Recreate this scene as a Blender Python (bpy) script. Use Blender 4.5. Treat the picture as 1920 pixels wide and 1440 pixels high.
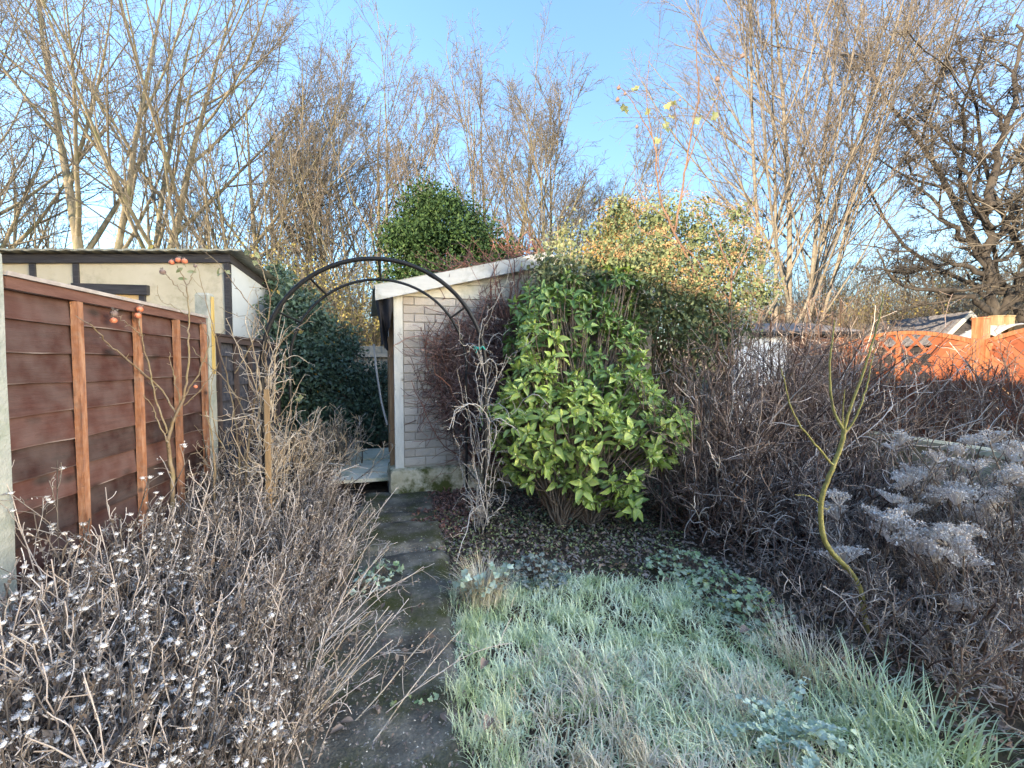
import bpy, math, random
import numpy as np
from mathutils import Vector, Matrix

# ------------------------------------------------------------------ clear
for o in list(bpy.data.objects):
    bpy.data.objects.remove(o)
scene = bpy.context.scene
C = scene.collection
rng = np.random.default_rng(11)
random.seed(5)
R_ = math.radians

# ------------------------------------------------------------------ camera
FPX = 850.0                       # focal length in photo pixels (1920 wide)
YAW, PITCH, CAMH = R_(10.67), R_(2.4), 1.38
cd = bpy.data.cameras.new('camera')
cd.sensor_width = 36.0
cd.lens = FPX / 1920 * 36.0
cd.clip_start, cd.clip_end = 0.02, 3000
cam = bpy.data.objects.new('camera', cd)
C.objects.link(cam)
cam.location = (0, 0, CAMH)
cam.rotation_euler = (math.pi/2 - PITCH, 0, -YAW)
scene.camera = cam

# ------------------------------------------------------------------ light
SUN_EL = R_(11.0)
PHI = R_(52.0)                    # light travels towards (sin, cos)
world = bpy.data.worlds.new('World')
scene.world = world
world.use_nodes = True
wn = world.node_tree.nodes
bg = wn['Background']
sky = wn.new('ShaderNodeTexSky')
sky.sky_type = 'NISHITA'
sky.sun_disc = False
sky.sun_elevation = SUN_EL
sky.sun_rotation = math.pi - PHI
sky.altitude = 50
sky.air_density = 1.1
sky.dust_density = 2.2
sky.ozone_density = 5.5
world.node_tree.links.new(sky.outputs[0], bg.inputs[0])
bg.inputs[1].default_value = 0.15
sd = bpy.data.lights.new('sun', 'SUN')
sd.energy = 2.0
sd.angle = R_(0.5)
sd.color = (1.0, 0.88, 0.74)
sun = bpy.data.objects.new('sun', sd)
C.objects.link(sun)
ldir = Vector((math.sin(PHI)*math.cos(SUN_EL), math.cos(PHI)*math.cos(SUN_EL), -math.sin(SUN_EL)))
sun.rotation_euler = ldir.to_track_quat('-Z', 'Y').to_euler()
sun.location = (-20, -16, 8)
vs = scene.view_settings
vs.view_transform = 'Standard'
vs.look = 'None'
vs.gamma = 1.0
vs.use_curve_mapping = False
vs.exposure = 2.68
vs.use_white_balance = True
vs.white_balance_temperature = 8800
vs.white_balance_tint = 13

# ------------------------------------------------------------------ pixel helpers
_f = np.array([math.sin(YAW)*math.cos(PITCH), math.cos(YAW)*math.cos(PITCH), -math.sin(PITCH)])
_r = np.array([math.cos(YAW), -math.sin(YAW), 0.0])
_u = np.cross(_r, _f)
_c = np.array([0, 0, CAMH])
def ray(px, py):
    return _f + (px-960)/FPX*_r + (720-py)/FPX*_u
def W(px, py, Z):
    return _c + Z*ray(px, py)
def G(px, py, z=0.0):
    d = ray(px, py)
    return _c + d*((z-CAMH)/d[2])
def onY(px, py, Y):
    d = ray(px, py)
    return _c + d*(Y/d[1])
def onX(px, py, X):
    d = ray(px, py)
    return _c + d*(X/d[0])

# ------------------------------------------------------------------ mesh building
FINE = {'twigs', 'tendrils', 'side_shoots', 'dead_leaves', 'seed_tufts', 'foliage', 'leaves', 'seed_heads', 'dry_leaves', 'roof_shoots',
        'buds', 'blades', 'frosted_leaves', 'yellow_leaves', 'stalks', 'ivy', 'stems', 'pale_stems'}
class MB:
    def __init__(self):
        self.V, self.F4, self.F3, self.A, self.n = [], [], [], [], 0
    def add(self, V, F, a=None):
        V = np.asarray(V, dtype=np.float64).reshape(-1, 3)
        F = np.asarray(F, dtype=np.int64)
        self.V.append(V)
        self.A.append(np.zeros(len(V)) if a is None else np.asarray(a, float).ravel())
        (self.F4 if F.shape[1] == 4 else self.F3).append(F + self.n)
        self.n += len(V)
        return self
    def mesh(self, name, smooth=True):
        me = bpy.data.meshes.new(name)
        V = np.concatenate(self.V) if self.V else np.zeros((0, 3))
        f4 = np.concatenate(self.F4) if self.F4 else np.zeros((0, 4), int)
        f3 = np.concatenate(self.F3) if self.F3 else np.zeros((0, 3), int)
        n4, n3 = len(f4), len(f3)
        me.vertices.add(len(V))
        me.vertices.foreach_set('co', V.astype(np.float32).ravel())
        loops = np.concatenate([f4.ravel(), f3.ravel()]).astype(np.int32)
        me.loops.add(len(loops))
        me.loops.foreach_set('vertex_index', loops)
        me.polygons.add(n4+n3)
        st = np.concatenate([np.arange(n4)*4, n4*4+np.arange(n3)*3]).astype(np.int32)
        me.polygons.foreach_set('loop_start', st)
        me.polygons.foreach_set('use_smooth', np.full(n4+n3, smooth, dtype=bool))
        at = me.attributes.new('mid', 'FLOAT', 'POINT')
        at.data.foreach_set('value', np.concatenate(self.A).astype(np.float32))
        me.update(calc_edges=True)
        me.validate()
        return me
    def build(self, name, m, parent=None, smooth=True, loc=None, rz=0):
        me = self.mesh(name, smooth)
        me.materials.append(m)
        o = link(name, me, parent, loc, rz)
        if parent is not None and name in FINE: o['kind'] = 'stuff'
        return o
    # --- shapes
    def box(self, a, b, M=None, wob=0.0):
        (x0, y0, z0), (x1, y1, z1) = a, b
        V = np.array([[x0,y0,z0],[x1,y0,z0],[x1,y1,z0],[x0,y1,z0],[x0,y0,z1],[x1,y0,z1],[x1,y1,z1],[x0,y1,z1]], float)
        if wob: V += rng.normal(0, wob, V.shape)
        if M is not None: V = V @ np.array(M)[:3,:3].T + np.array(M)[:3,3]
        return self.add(V, [[0,3,2,1],[4,5,6,7],[0,1,5,4],[1,2,6,5],[2,3,7,6],[3,0,4,7]])
    def tubes(self, P, R, k=3, cap=False):
        V, F = tube_arrays(P, R, k)
        self.add(V, F)
        return self

def link(name, me, parent=None, loc=None, rz=0):
    o = bpy.data.objects.new(name, me)
    C.objects.link(o)
    if parent is not None: o.parent = parent
    if loc is not None: o.location = loc
    if rz: o.rotation_euler = (0, 0, rz)
    return o
def tag(o, label=None, cat=None, group=None, kind=None):
    if label: o['label'] = label
    if cat: o['category'] = cat
    if group: o['group'] = group
    if kind: o['kind'] = kind
    return o
def thing(name, label, cat, loc=(0,0,0), rz=0, group=None):
    o = link(name, None, None, loc, rz)
    o.empty_display_size = 0.1
    return tag(o, label, cat, group)
def copy_thing(root, loc, rz=0, scale=1.0, label=None, group=None):
    r = root.copy(); C.objects.link(r)
    r.location = loc; r.rotation_euler = (0, 0, rz)
    r.scale = (scale,)*3 if np.isscalar(scale) else scale
    if label: r['label'] = label
    if group: r['group'] = group
    for ch in list(root.children):
        c = ch.copy(); C.objects.link(c); c.parent = r
        for g in ch.children:
            d = g.copy(); C.objects.link(d); d.parent = c
    return r

def nrm(v):
    return v / np.maximum(np.linalg.norm(v, axis=-1, keepdims=True), 1e-9)

def tube_arrays(P, R, k):
    P = np.asarray(P, float); R = np.asarray(R, float)
    B, n, _ = P.shape
    T = nrm(np.gradient(P, axis=1))
    mt = nrm(T.mean(axis=1))
    ref = np.where(np.abs(mt[:, 2:3]) > 0.75, np.array([[1.0, 0.13, 0]]), np.array([[0, 0.1, 1.0]]))
    N1 = nrm(np.cross(T, ref[:, None, :]))
    N2 = np.cross(T, N1)
    a = np.arange(k)*2*math.pi/k
    V = P[:, :, None, :] + R[:, :, None, None]*(np.cos(a)[None,None,:,None]*N1[:, :, None, :] + np.sin(a)[None,None,:,None]*N2[:, :, None, :])
    idx = np.arange(B*n*k).reshape(B, n, k)
    j = (np.arange(k)+1) % k
    F = np.stack([idx[:, :-1, :], idx[:, :-1, :][:, :, j], idx[:, 1:, :][:, :, j], idx[:, 1:, :]], axis=-1).reshape(-1, 4)
    return V.reshape(-1, 3), F

def walk(p0, d0, L, n, up=0.0, wig=0.1, r0=0.01, r1=0.002, bend=None):
    """polylines from p0 along d0; up pulls them skyward (per step), wig bends them"""
    p0 = np.asarray(p0, float); B = len(p0)
    d = nrm(np.asarray(d0, float))
    L = np.broadcast_to(np.asarray(L, float), (B,))
    P = np.zeros((B, n, 3)); P[:, 0] = p0
    for i in range(1, n):
        d = d + rng.normal(0, wig, (B, 3))
        d[:, 2] += up
        if bend is not None: d = d + np.asarray(bend)
        d = nrm(d)
        P[:, i] = P[:, i-1] + d*(L/(n-1))[:, None]
    t = np.linspace(0, 1, n)[None, :]
    r0 = np.broadcast_to(np.asarray(r0, float), (B,))[:, None]
    r1 = np.broadcast_to(np.asarray(r1, float), (B,))[:, None]
    return P, r0*(1-t) + r1*t

def grow(P, R, n, t=(0.2, 1.0), ang=(25, 50), ln=(0.3, 0.6), npts=4, up=0.0, wig=0.1, rr=0.6, r1=0.002, taper=0.5, absL=None, bend=None):
    B, m, _ = P.shape
    Ls = np.linalg.norm(np.diff(P, axis=1), axis=2).sum(1)
    b = np.repeat(np.arange(B), n)
    u = (np.tile(np.arange(n), B) + rng.random(B*n))/n
    tt = t[0] + (t[1]-t[0])*u
    x = np.clip(tt*(m-1), 0, m-1.0001)
    i = x.astype(int); f = (x-i)[:, None]
    p = P[b, i]*(1-f) + P[b, i+1]*f
    T = nrm(P[b, i+1] - P[b, i])
    rad = R[b, i]*(1-f[:, 0]) + R[b, i+1]*f[:, 0]
    q = rng.normal(size=(B*n, 3))
    q = nrm(q - (q*T).sum(1, keepdims=True)*T)
    a = np.radians(rng.uniform(*ang, B*n))[:, None]
    d = np.cos(a)*T + np.sin(a)*q
    L = (Ls[b] if absL is None else absL)*rng.uniform(*ln, B*n)*(1-taper*tt)
    return walk(p, d, L, npts, up, wig, np.maximum(rad*rr, r1), r1, bend)

def place(tv, tf, ta, pos, axis, normal, scale):
    """copies of a leaf template: local x along axis, z along normal"""
    x = nrm(np.asarray(axis, float))
    z = np.asarray(normal, float)
    z = nrm(z - (z*x).sum(1, keepdims=True)*x)
    y = np.cross(z, x)
    scale = np.broadcast_to(np.asarray(scale, float), (len(pos),))
    M = np.stack([x, y, z], axis=1)               # N,3,3
    V = np.einsum('mk,nkj->nmj', tv, M)*scale[:, None, None] + np.asarray(pos)[:, None, :]
    n, m = len(pos), len(tv)
    F = (tf[None] + (np.arange(n)*m)[:, None, None]).reshape(-1, tf.shape[1])
    return V.reshape(-1, 3), F, np.tile(ta, n)

def leaf_tpl(width=0.36, segs=5, fold=0.16, curl=0.12, wav=0.0):
    V, A = [], []
    for i in range(segs+1):
        t = i/segs
        w = width*0.5*(math.sin(math.pi*min(1, t**0.8))**0.75) if 0 < t < 1 else 0.012
        zc = -curl*t*t + 0.04*math.sin(t*3)
        e = wav*math.sin(i*2.3)
        V += [[t, w, zc + fold*w*2 + e], [t, 0, zc], [t, -w, zc + fold*w*2 - e]]
        A += [0, 1, 0]
    F = []
    for i in range(segs):
        a = i*3
        F += [[a, a+1, a+4, a+3], [a+1, a+2, a+5, a+4]]
    return np.array(V, float), np.array(F), np.array(A, float)
LEAF = leaf_tpl(0.40, 5, 0.2, 0.16)
LEAF_S = (np.array([[0,0,0],[.45,.3,.09],[1,0,-.1],[.45,-.3,.09]], float), np.array([[0,2,1],[0,3,2]]), np.array([1,0,.5,0.]))
def lobed_tpl(n=5, r=1.0):
    V, A = [[0, 0, 0]], [1.0]
    for i in range(2*n+1):
        a = -2.4 + 4.8*i/(2*n)
        rr = r*(1.0 if i % 2 else 0.72)
        V.append([0.25+rr*math.cos(a)*0.75, rr*math.sin(a)*0.7, 0.12*math.cos(a*3)+0.08*(i % 2)]); A.append(0.0)
    F = [[0, i, i+1] for i in range(1, 2*n+1)]
    return np.array(V, float), np.array(F), np.array(A, float)
LOBED = lobed_tpl()

def blade_arrays(pos, L, w, lean_dir, lean, nseg=3):
    """curved grass blades"""
    n = len(pos)
    t = np.linspace(0, 1, nseg+1)
    d = np.stack([np.cos(lean_dir), np.sin(lean_dir), np.zeros(n)], 1)
    s = np.stack([-np.sin(lean_dir), np.cos(lean_dir), np.zeros(n)], 1)
    ang = lean[:, None]*(0.25+0.95*t[None, :])            # angle from vertical along the blade
    step = L[:, None]/nseg
    hx = np.concatenate([np.zeros((n,1)), np.cumsum(np.sin(ang[:, :-1])*step, 1)], 1)
    hz = np.concatenate([np.zeros((n,1)), np.cumsum(np.cos(ang[:, :-1])*step, 1)], 1)
    P = pos[:, None, :] + d[:, None, :]*hx[..., None] + np.array([0,0,1.0])*hz[..., None]
    ww = w[:, None]*(1-0.92*t[None, :]**1.6)*0.5
    Lf = P - s[:, None, :]*ww[..., None]; Rt = P + s[:, None, :]*ww[..., None]
    V = np.stack([Lf, Rt], 2).reshape(-1, 3)
    idx = np.arange(n*(nseg+1)*2).reshape(n, nseg+1, 2)
    F = np.stack([idx[:, :-1, 0], idx[:, :-1, 1], idx[:, 1:, 1], idx[:, 1:, 0]], -1).reshape(-1, 4)
    return V, F, np.tile(np.repeat(t, 2), n)

# ------------------------------------------------------------------ materials
def lin(c):
    return tuple(((x/255)/12.92 if x/255 <= 0.04045 else ((x/255+0.055)/1.055)**2.4) for x in c) + (1,)
GAIN = 1.5
def ramp_node(nt, cols, pos=None):
    r = nt.nodes.new('ShaderNodeValToRGB')
    cr = r.color_ramp
    n = len(cols)
    while len(cr.elements) < n: cr.elements.new(0.5)
    for i, c in enumerate(cols):
        cr.elements[i].position = (i/(n-1) if n > 1 else 0) if pos is None else pos[i]
        cr.elements[i].color = tuple(1-(1-v)**GAIN for v in tuple(c)[:3]) + (1,)
    return r
def mat(name, cols, src='island', rough=0.75, frost=0.0, frost_col=(0.76, 0.75, 0.73), frost_up=0.6, frost_scale=25,
        nscale=6.0, nstretch=None, bump=0.0, bscale=40, spec=0.3, trans=0.0, mid=None, mid_amt=0.6, pos=None, detail=6, metallic=0.0, patch=None, patch2=None, knots=None):
    """cols: base colours spread over random-per-piece and/or noise; frost: white rime, thicker on faces that look up"""
    m = bpy.data.materials.new(name); m.use_nodes = True
    nt = m.node_tree; N = nt.nodes; Lk = nt.links.new
    b = N['Principled BSDF']
    b.inputs['Roughness'].default_value = rough
    b.inputs['Specular IOR Level'].default_value = spec
    b.inputs['Metallic'].default_value = metallic
    tc = N.new('ShaderNodeTexCoord')
    mp = N.new('ShaderNodeMapping')
    Lk(tc.outputs['Object'], mp.inputs[0])
    if nstretch: mp.inputs['Scale'].default_value = nstretch
    nz = N.new('ShaderNodeTexNoise'); nz.inputs['Scale'].default_value = nscale; nz.inputs['Detail'].default_value = detail
    nz.inputs['Roughness'].default_value = 0.62
    Lk(mp.outputs[0], nz.inputs['Vector'])
    ge = N.new('ShaderNodeNewGeometry')
    oi = N.new('ShaderNodeObjectInfo')
    rp = ramp_node(nt, cols, pos)
    if src == 'noise':
        mr = N.new('ShaderNodeMapRange'); mr.inputs[1].default_value = 0.3; mr.inputs[2].default_value = 0.7
        Lk(nz.outputs[0], mr.inputs[0]); Lk(mr.outputs[0], rp.inputs[0])
    else:
        ad = N.new('ShaderNodeMath'); ad.operation = 'MULTIPLY_ADD'
        Lk(nz.outputs[0], ad.inputs[0]); ad.inputs[1].default_value = 0.7
        su = N.new('ShaderNodeMath'); su.operation = 'MULTIPLY_ADD'
        Lk(ge.outputs['Random Per Island'] if src == 'island' else oi.outputs['Random'], su.inputs[0])
        su.inputs[1].default_value = 0.75; su.inputs[2].default_value = -0.22
        Lk(su.outputs[0], ad.inputs[2]); Lk(ad.outputs[0], rp.inputs[0])
    col = rp.outputs[0]
    def mix(f, a, bb):
        mx = N.new('ShaderNodeMix'); mx.data_type = 'RGBA'
        if isinstance(f, (int, float)): mx.inputs[0].default_value = f
        else: Lk(f, mx.inputs[0])
        Lk(a, mx.inputs[6])
        if isinstance(bb, tuple): mx.inputs[7].default_value = bb[:3] + (1,)
        else: Lk(bb, mx.inputs[7])
        return mx.outputs[2]
    if mid is not None:
        at = N.new('ShaderNodeAttribute'); at.attribute_name = 'mid'
        pw = N.new('ShaderNodeMath'); pw.operation = 'POWER'; pw.inputs[1].default_value = 2.5
        Lk(at.outputs['Fac'], pw.inputs[0])
        mu = N.new('ShaderNodeMath'); mu.operation = 'MULTIPLY'; mu.inputs[1].default_value = mid_amt
        Lk(pw.outputs[0], mu.inputs[0])
        col = mix(mu.outputs[0], col, mid)
    for patch in [p_ for p_ in (patch, patch2) if p_ is not None]:   # a second colour in patches of its own shape: (colour, scale, from, to)
        pn = N.new('ShaderNodeTexNoise'); pn.inputs['Scale'].default_value = patch[1]; pn.inputs['Detail'].default_value = 8
        pn.inputs['Roughness'].default_value = 0.7
        Lk(tc.outputs['Object'], pn.inputs['Vector'])
        pr = N.new('ShaderNodeMapRange'); pr.inputs[1].default_value = patch[2]; pr.inputs[2].default_value = patch[3]
        Lk(pn.outputs[0], pr.inputs[0])
        col = mix(pr.outputs[0], col, patch[0])
    if knots is not None:                # dark knots in the timber: (colour, mapping scale, radius)
        km = N.new('ShaderNodeMapping'); km.inputs['Scale'].default_value = knots[1]; Lk(tc.outputs['Object'], km.inputs[0])
        vo = N.new('ShaderNodeTexVoronoi'); vo.inputs['Scale'].default_value = 1.0; Lk(km.outputs[0], vo.inputs['Vector'])
        kr = N.new('ShaderNodeMapRange'); kr.inputs[1].default_value = knots[2]; kr.inputs[2].default_value = knots[2]*.35
        Lk(vo.outputs['Distance'], kr.inputs[0])
        col = mix(kr.outputs[0], col, knots[0])
    if frost > 0:
        sx = N.new('ShaderNodeSeparateXYZ'); Lk(ge.outputs['True Normal'], sx.inputs[0])
        ab = N.new('ShaderNodeMath'); ab.operation = 'ABSOLUTE'; Lk(sx.outputs[2], ab.inputs[0])
        up = N.new('ShaderNodeMath'); up.operation = 'MULTIPLY_ADD'
        Lk(ab.outputs[0], up.inputs[0]); up.inputs[1].default_value = frost_up; up.inputs[2].default_value = 1-frost_up
        fn = N.new('ShaderNodeTexNoise'); fn.inputs['Scale'].default_value = frost_scale; fn.inputs['Detail'].default_value = 3
        Lk(tc.outputs['Object'], fn.inputs['Vector'])
        fr = N.new('ShaderNodeMapRange'); fr.inputs[1].default_value = 0.35; fr.inputs[2].default_value = 0.62
        fr.inputs[3].default_value = 0.15; fr.inputs[4].default_value = 1.0
        Lk(fn.outputs[0], fr.inputs[0])
        m1 = N.new('ShaderNodeMath'); m1.operation = 'MULTIPLY'; Lk(up.outputs[0], m1.inputs[0]); Lk(fr.outputs[0], m1.inputs[1])
        m2 = N.new('ShaderNodeMath'); m2.operation = 'MULTIPLY'; Lk(m1.outputs[0], m2.inputs[0]); m2.inputs[1].default_value = frost
        m2.use_clamp = True
        col = mix(m2.outputs[0], col, frost_col)
    Lk(col, b.inputs['Base Color'])
    if bump:
        bn = N.new('ShaderNodeTexNoise'); bn.inputs['Scale'].default_value = bscale; bn.inputs['Detail'].default_value = 8
        Lk(mp.outputs[0], bn.inputs['Vector'])
        bu = N.new('ShaderNodeBump'); bu.inputs['Strength'].default_value = bump; bu.inputs['Distance'].default_value = 0.01
        Lk(bn.outputs[0], bu.inputs['Height']); Lk(bu.outputs[0], b.inputs['Normal'])
    if trans:
        out = N['Material Output']
        tr = N.new('ShaderNodeBsdfTranslucent'); Lk(col, tr.inputs[0])
        ms = N.new('ShaderNodeMixShader'); ms.inputs[0].default_value = trans
        Lk(b.outputs[0], ms.inputs[1]); Lk(tr.outputs[0], ms.inputs[2]); Lk(ms.outputs[0], out.inputs[0])
    return m

M = {}
M['soil'] = mat('soil', [(.018,.012,.009),(.05,.035,.025),(.09,.065,.045)], 'noise', 0.95, nscale=9, bump=.8, bscale=60, patch=((.05,.055,.025), 1.1, .52, .68))
M['path'] = mat('path_concrete', [(.03,.027,.022),(.085,.078,.064),(.20,.182,.145)], 'noise', 0.95, nscale=4, bump=1.0, bscale=90, patch=((.06,.066,.022), 2.6, .47, .62), patch2=((.42,.40,.34), 45, .60, .66), detail=12)
M['fence'] = mat('fence_board_stain', [(.013,.005,.0046),(.050,.0185,.0155),(.098,.042,.035)], 'object', 0.8, frost=.45, frost_up=.97, frost_scale=7, nscale=3, nstretch=(3,1.0,16), bump=.5, bscale=18, spec=.2, knots=((.035,.016,.013), (3,3.0,7.0), .24), patch=((.075,.036,.030), 1.6, .52, .72), mid=(.48,.40,.36), mid_amt=1.0)
M['batten'] = mat('batten_wood', [(.14,.05,.026),(.27,.105,.05),(.38,.19,.11)], 'noise', 0.75, nscale=4, nstretch=(10,10,1.5), bump=.5, bscale=25, frost=.2, knots=((.06,.025,.015), (5,5,5), .13), patch=((.20,.13,.09), 5, .55, .72))
M['capwood'] = mat('cap_wood', [(.09,.04,.032),(.15,.075,.06)], 'noise', 0.75, frost=.9, frost_up=1.0, frost_scale=5, nscale=5, nstretch=(8,1,8), bump=.3)
M['capgrey'] = mat('worn_cap_wood', [(.22,.18,.165),(.36,.325,.31)], 'noise', .85, nscale=5, nstretch=(6,1,6), bump=.3, frost=.6)
M['darkfence'] = mat('dark_board_stain', [(.009,.012,.021),(.024,.031,.05)], 'object', 0.8, nscale=4, nstretch=(3,1,18), bump=.3, frost=.15)
M['darkbatten'] = mat('dark_batten', [(.035,.027,.028),(.065,.05,.048)], 'noise', 0.8, bump=.3)
M['conc'] = mat('post_concrete', [(.17,.20,.18),(.26,.285,.26),(.35,.365,.335)], 'noise', 0.9, nscale=7, bump=.6, bscale=90, patch=((.30,.36,.26), 3, .5, .7), frost=.3)
M['yellowwood'] = mat('pale_wood', [(.42,.27,.08),(.55,.38,.14)], 'noise', .7, nscale=4, nstretch=(10,10,1))
M['stake'] = mat('stake_wood', [(.17,.11,.06),(.28,.19,.11)], 'noise', .75, nscale=4, nstretch=(10,10,1), bump=.3)
M['cream'] = mat('cream_render', [(.33,.295,.215),(.40,.365,.275),(.455,.42,.335)], 'noise', .9, nscale=1.6, bump=.1, bscale=60, patch=((.27,.245,.165), 2.2, .50, .72))
M['paleside'] = mat('pale_blue_render', [(.34,.39,.41),(.44,.49,.51)], 'noise', .9, nscale=1.5, bump=.1, patch=((.42,.45,.42), 2, .56, .75))
M['blacktimber'] = mat('black_timber', [(.018,.018,.022),(.045,.045,.05)], 'noise', .7, nscale=5, nstretch=(1,1,8), bump=.3)
M['feltgrey'] = mat('roof_felt', [(.17,.17,.13),(.28,.28,.22)], 'noise', .95, nscale=6, bump=.4, frost=.3)
M['winframe'] = mat('window_frame_wood', [(.45,.29,.14),(.55,.37,.19)], 'noise', .6, nstretch=(1,8,8))
M['glass'] = mat('dark_glass', [(.02,.025,.03),(.03,.035,.04)], 'noise', .08, spec=.6)
M['brick'] = mat('painted_brick', [(.25,.225,.20),(.335,.30,.27),(.42,.385,.35)], 'object', .9, nscale=9, bump=.5, bscale=70, patch=((.17,.15,.12), 3.2, .50, .70), patch2=((.44,.41,.37), 11, .58, .66))
M['mortar'] = mat('dirty_mortar', [(.24,.22,.195),(.32,.295,.26)], 'noise', .95, nscale=12)
M['gable'] = mat('gable_board_paint', [(.46,.44,.37),(.57,.55,.47)], 'noise', .85, nscale=2, nstretch=(1,1,6), bump=.15, patch=((.36,.37,.28), 3, .52, .7))
M['fascia'] = mat('fascia_paint', [(.33,.35,.35),(.46,.48,.48)], 'noise', .8, nscale=3, nstretch=(1,1,5), bump=.15, patch=((.26,.28,.23), 4, .50, .72), frost=.2)
M['trim'] = mat('corner_trim_paint', [(.42,.43,.40),(.58,.58,.54)], 'noise', .85, nscale=6, nstretch=(4,4,1), bump=.25, patch=((.25,.21,.16), 7, .58, .7))
M['doorwood'] = mat('door_frame_wood', [(.20,.11,.06),(.32,.19,.11)], 'noise', .75, nstretch=(9,9,1), bump=.3)
M['felt'] = mat('black_felt', [(.008,.008,.01),(.02,.02,.024)], 'noise', .8, nscale=8, bump=.5, bscale=30)
M['plinth'] = mat('mossy_plinth', [(.26,.23,.15),(.42,.38,.28),(.55,.51,.40)], 'noise', .95, nscale=4, bump=.8, bscale=30, patch=((.09,.10,.03), 3.2, .47, .6))
M['deck'] = mat('weathered_plank', [(.50,.44,.30),(.62,.56,.40),(.70,.64,.49)], 'object', .85, nscale=4, nstretch=(2,10,4), bump=.35, patch=((.25,.28,.15), 3, .52, .68), frost=.35)
M['blackmetal'] = mat('black_coated_tube', [(.006,.007,.008),(.014,.015,.017)], 'noise', .5, nscale=20, spec=.35)
M['greytube'] = mat('grey_pipe', [(.16,.18,.2),(.24,.26,.28)], 'noise', .5)
M['bark'] = mat('tree_bark', [(.085,.075,.055),(.15,.135,.10),(.22,.20,.15)], 'noise', .9, nscale=2.5, nstretch=(4,4,1), bump=.5, bscale=14, patch=((.14,.16,.07), 1.2, .5, .7))
M['twig'] = mat('bare_twig', [(.055,.05,.042),(.105,.096,.08),(.17,.156,.128)], 'island', .85)
M['twigred'] = mat('reddish_twig', [(.07,.061,.05),(.125,.108,.09),(.195,.172,.142)], 'island', .85)
M['birch'] = mat('birch_bark', [(.085,.08,.066),(.15,.14,.118),(.21,.195,.165)], 'noise', .85, nscale=3, nstretch=(2,2,6), patch=((.07,.06,.05), 5, .62, .68))
M['darkbark'] = mat('dark_bark', [(.02,.019,.018),(.04,.037,.034),(.07,.064,.056)], 'noise', .9, nscale=3, nstretch=(3,3,1), bump=.5)
M['ivy'] = mat('ivy_leaf', [(.018,.04,.016),(.04,.085,.03),(.07,.13,.045)], 'island', .45, spec=.4, nscale=1.2, mid=(.10,.16,.08), mid_amt=.3)
M['evergreen'] = mat('evergreen_leaf', [(.009,.025,.011),(.02,.05,.018),(.05,.095,.03)], 'island', .65, nscale=.9, spec=.2)
M['hedge'] = mat('dark_hedge_leaf', [(.014,.034,.022),(.030,.068,.038),(.055,.105,.055)], 'island', .5, nscale=2.0, spec=.4, frost=.1)
M['viburnum'] = mat('viburnum_leaf', [(.04,.066,.026),(.08,.118,.048),(.14,.175,.08)], 'island', .7, nscale=1.5, frost=.12, spec=.15)
M['seedhead'] = mat('brown_seed_head', [(.16,.09,.045),(.29,.18,.09),(.44,.31,.18)], 'island', .9, nscale=2)
M['yellowleaf'] = mat('yellow_leaf', [(.24,.14,.03),(.36,.23,.055),(.45,.32,.11)], 'island', .7, trans=.3)
M['laurel'] = mat('laurel_leaf', [(.035,.10,.014),(.13,.25,.03),(.24,.37,.05),(.42,.50,.10)], 'island', .42, nscale=2.2, spec=.4, mid=(.42,.50,.16), mid_amt=.75, trans=.12, frost=.18, frost_scale=30)
M['laurelobj'] = mat('laurel_leaf_single', [(.035,.10,.014),(.13,.25,.03),(.24,.37,.05),(.42,.50,.10)], 'object', .42, nscale=2.2, spec=.4, mid=(.42,.50,.16), mid_amt=.75, trans=.12, frost=.18, frost_scale=3)
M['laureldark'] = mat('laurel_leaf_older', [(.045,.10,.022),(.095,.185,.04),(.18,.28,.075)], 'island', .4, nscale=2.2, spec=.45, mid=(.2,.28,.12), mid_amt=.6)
M['bud'] = mat('pale_bud', [(.45,.50,.22),(.60,.62,.34)], 'island', .6)
M['stem'] = mat('brown_stem', [(.075,.05,.035),(.14,.10,.07)], 'island', .85, nscale=12, frost=.15)
M['rose'] = mat('rose_stem', [(.10,.065,.04),(.17,.115,.06),(.20,.17,.08)], 'noise', .75, nscale=6, frost=.35, frost_up=.8)
M['rosered'] = mat('rose_stem_red', [(.06,.027,.018),(.11,.055,.03),(.15,.085,.05)], 'noise', .75, nscale=4, frost=.15)
M['hip'] = mat('rose_hip', [(.48,.07,.02),(.62,.13,.035)], 'noise', .4, nscale=18, spec=.5, frost=.25)
M['hipdark'] = mat('withered_hip', [(.06,.03,.025),(.12,.06,.045)], 'noise', .6, nscale=18, frost=.3)
M['calyx'] = mat('dry_calyx', [(.07,.05,.04),(.13,.1,.08)], 'noise', .9, frost=.5)
M['roseleaf'] = mat('rose_leaf', [(.05,.09,.025),(.10,.14,.045),(.18,.18,.055)], 'island', .6, nscale=3, frost=.3, trans=.2)
M['drystem'] = mat('frosted_dry_stem', [(.02,.014,.011),(.045,.032,.025),(.12,.09,.07),(.34,.28,.22)], 'island', .9, frost=.22, frost_scale=14, frost_up=.55, nscale=2, pos=(0,.42,.74,1))
M['drytwig'] = mat('frosted_dry_twig', [(.03,.02,.016),(.08,.058,.046),(.22,.18,.15),(.48,.44,.40)], 'island', .9, frost=.4, frost_scale=9, frost_up=.6, nscale=2, pos=(0,.42,.74,1))
M['drytan'] = mat('tan_dry_stem', [(.14,.095,.055),(.26,.19,.12),(.36,.29,.2)], 'island', .9, frost=.5, frost_scale=9)
M['deadleaf'] = mat('curled_dead_leaf', [(.025,.017,.014),(.06,.042,.034),(.11,.08,.062)], 'island', .95, frost=.22, frost_scale=9)
M['frosthead'] = mat('frosted_flower_head', [(.36,.34,.32),(.60,.59,.58),(.76,.76,.75)], 'island', .9, nscale=60, bump=.5, bscale=120)
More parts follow.
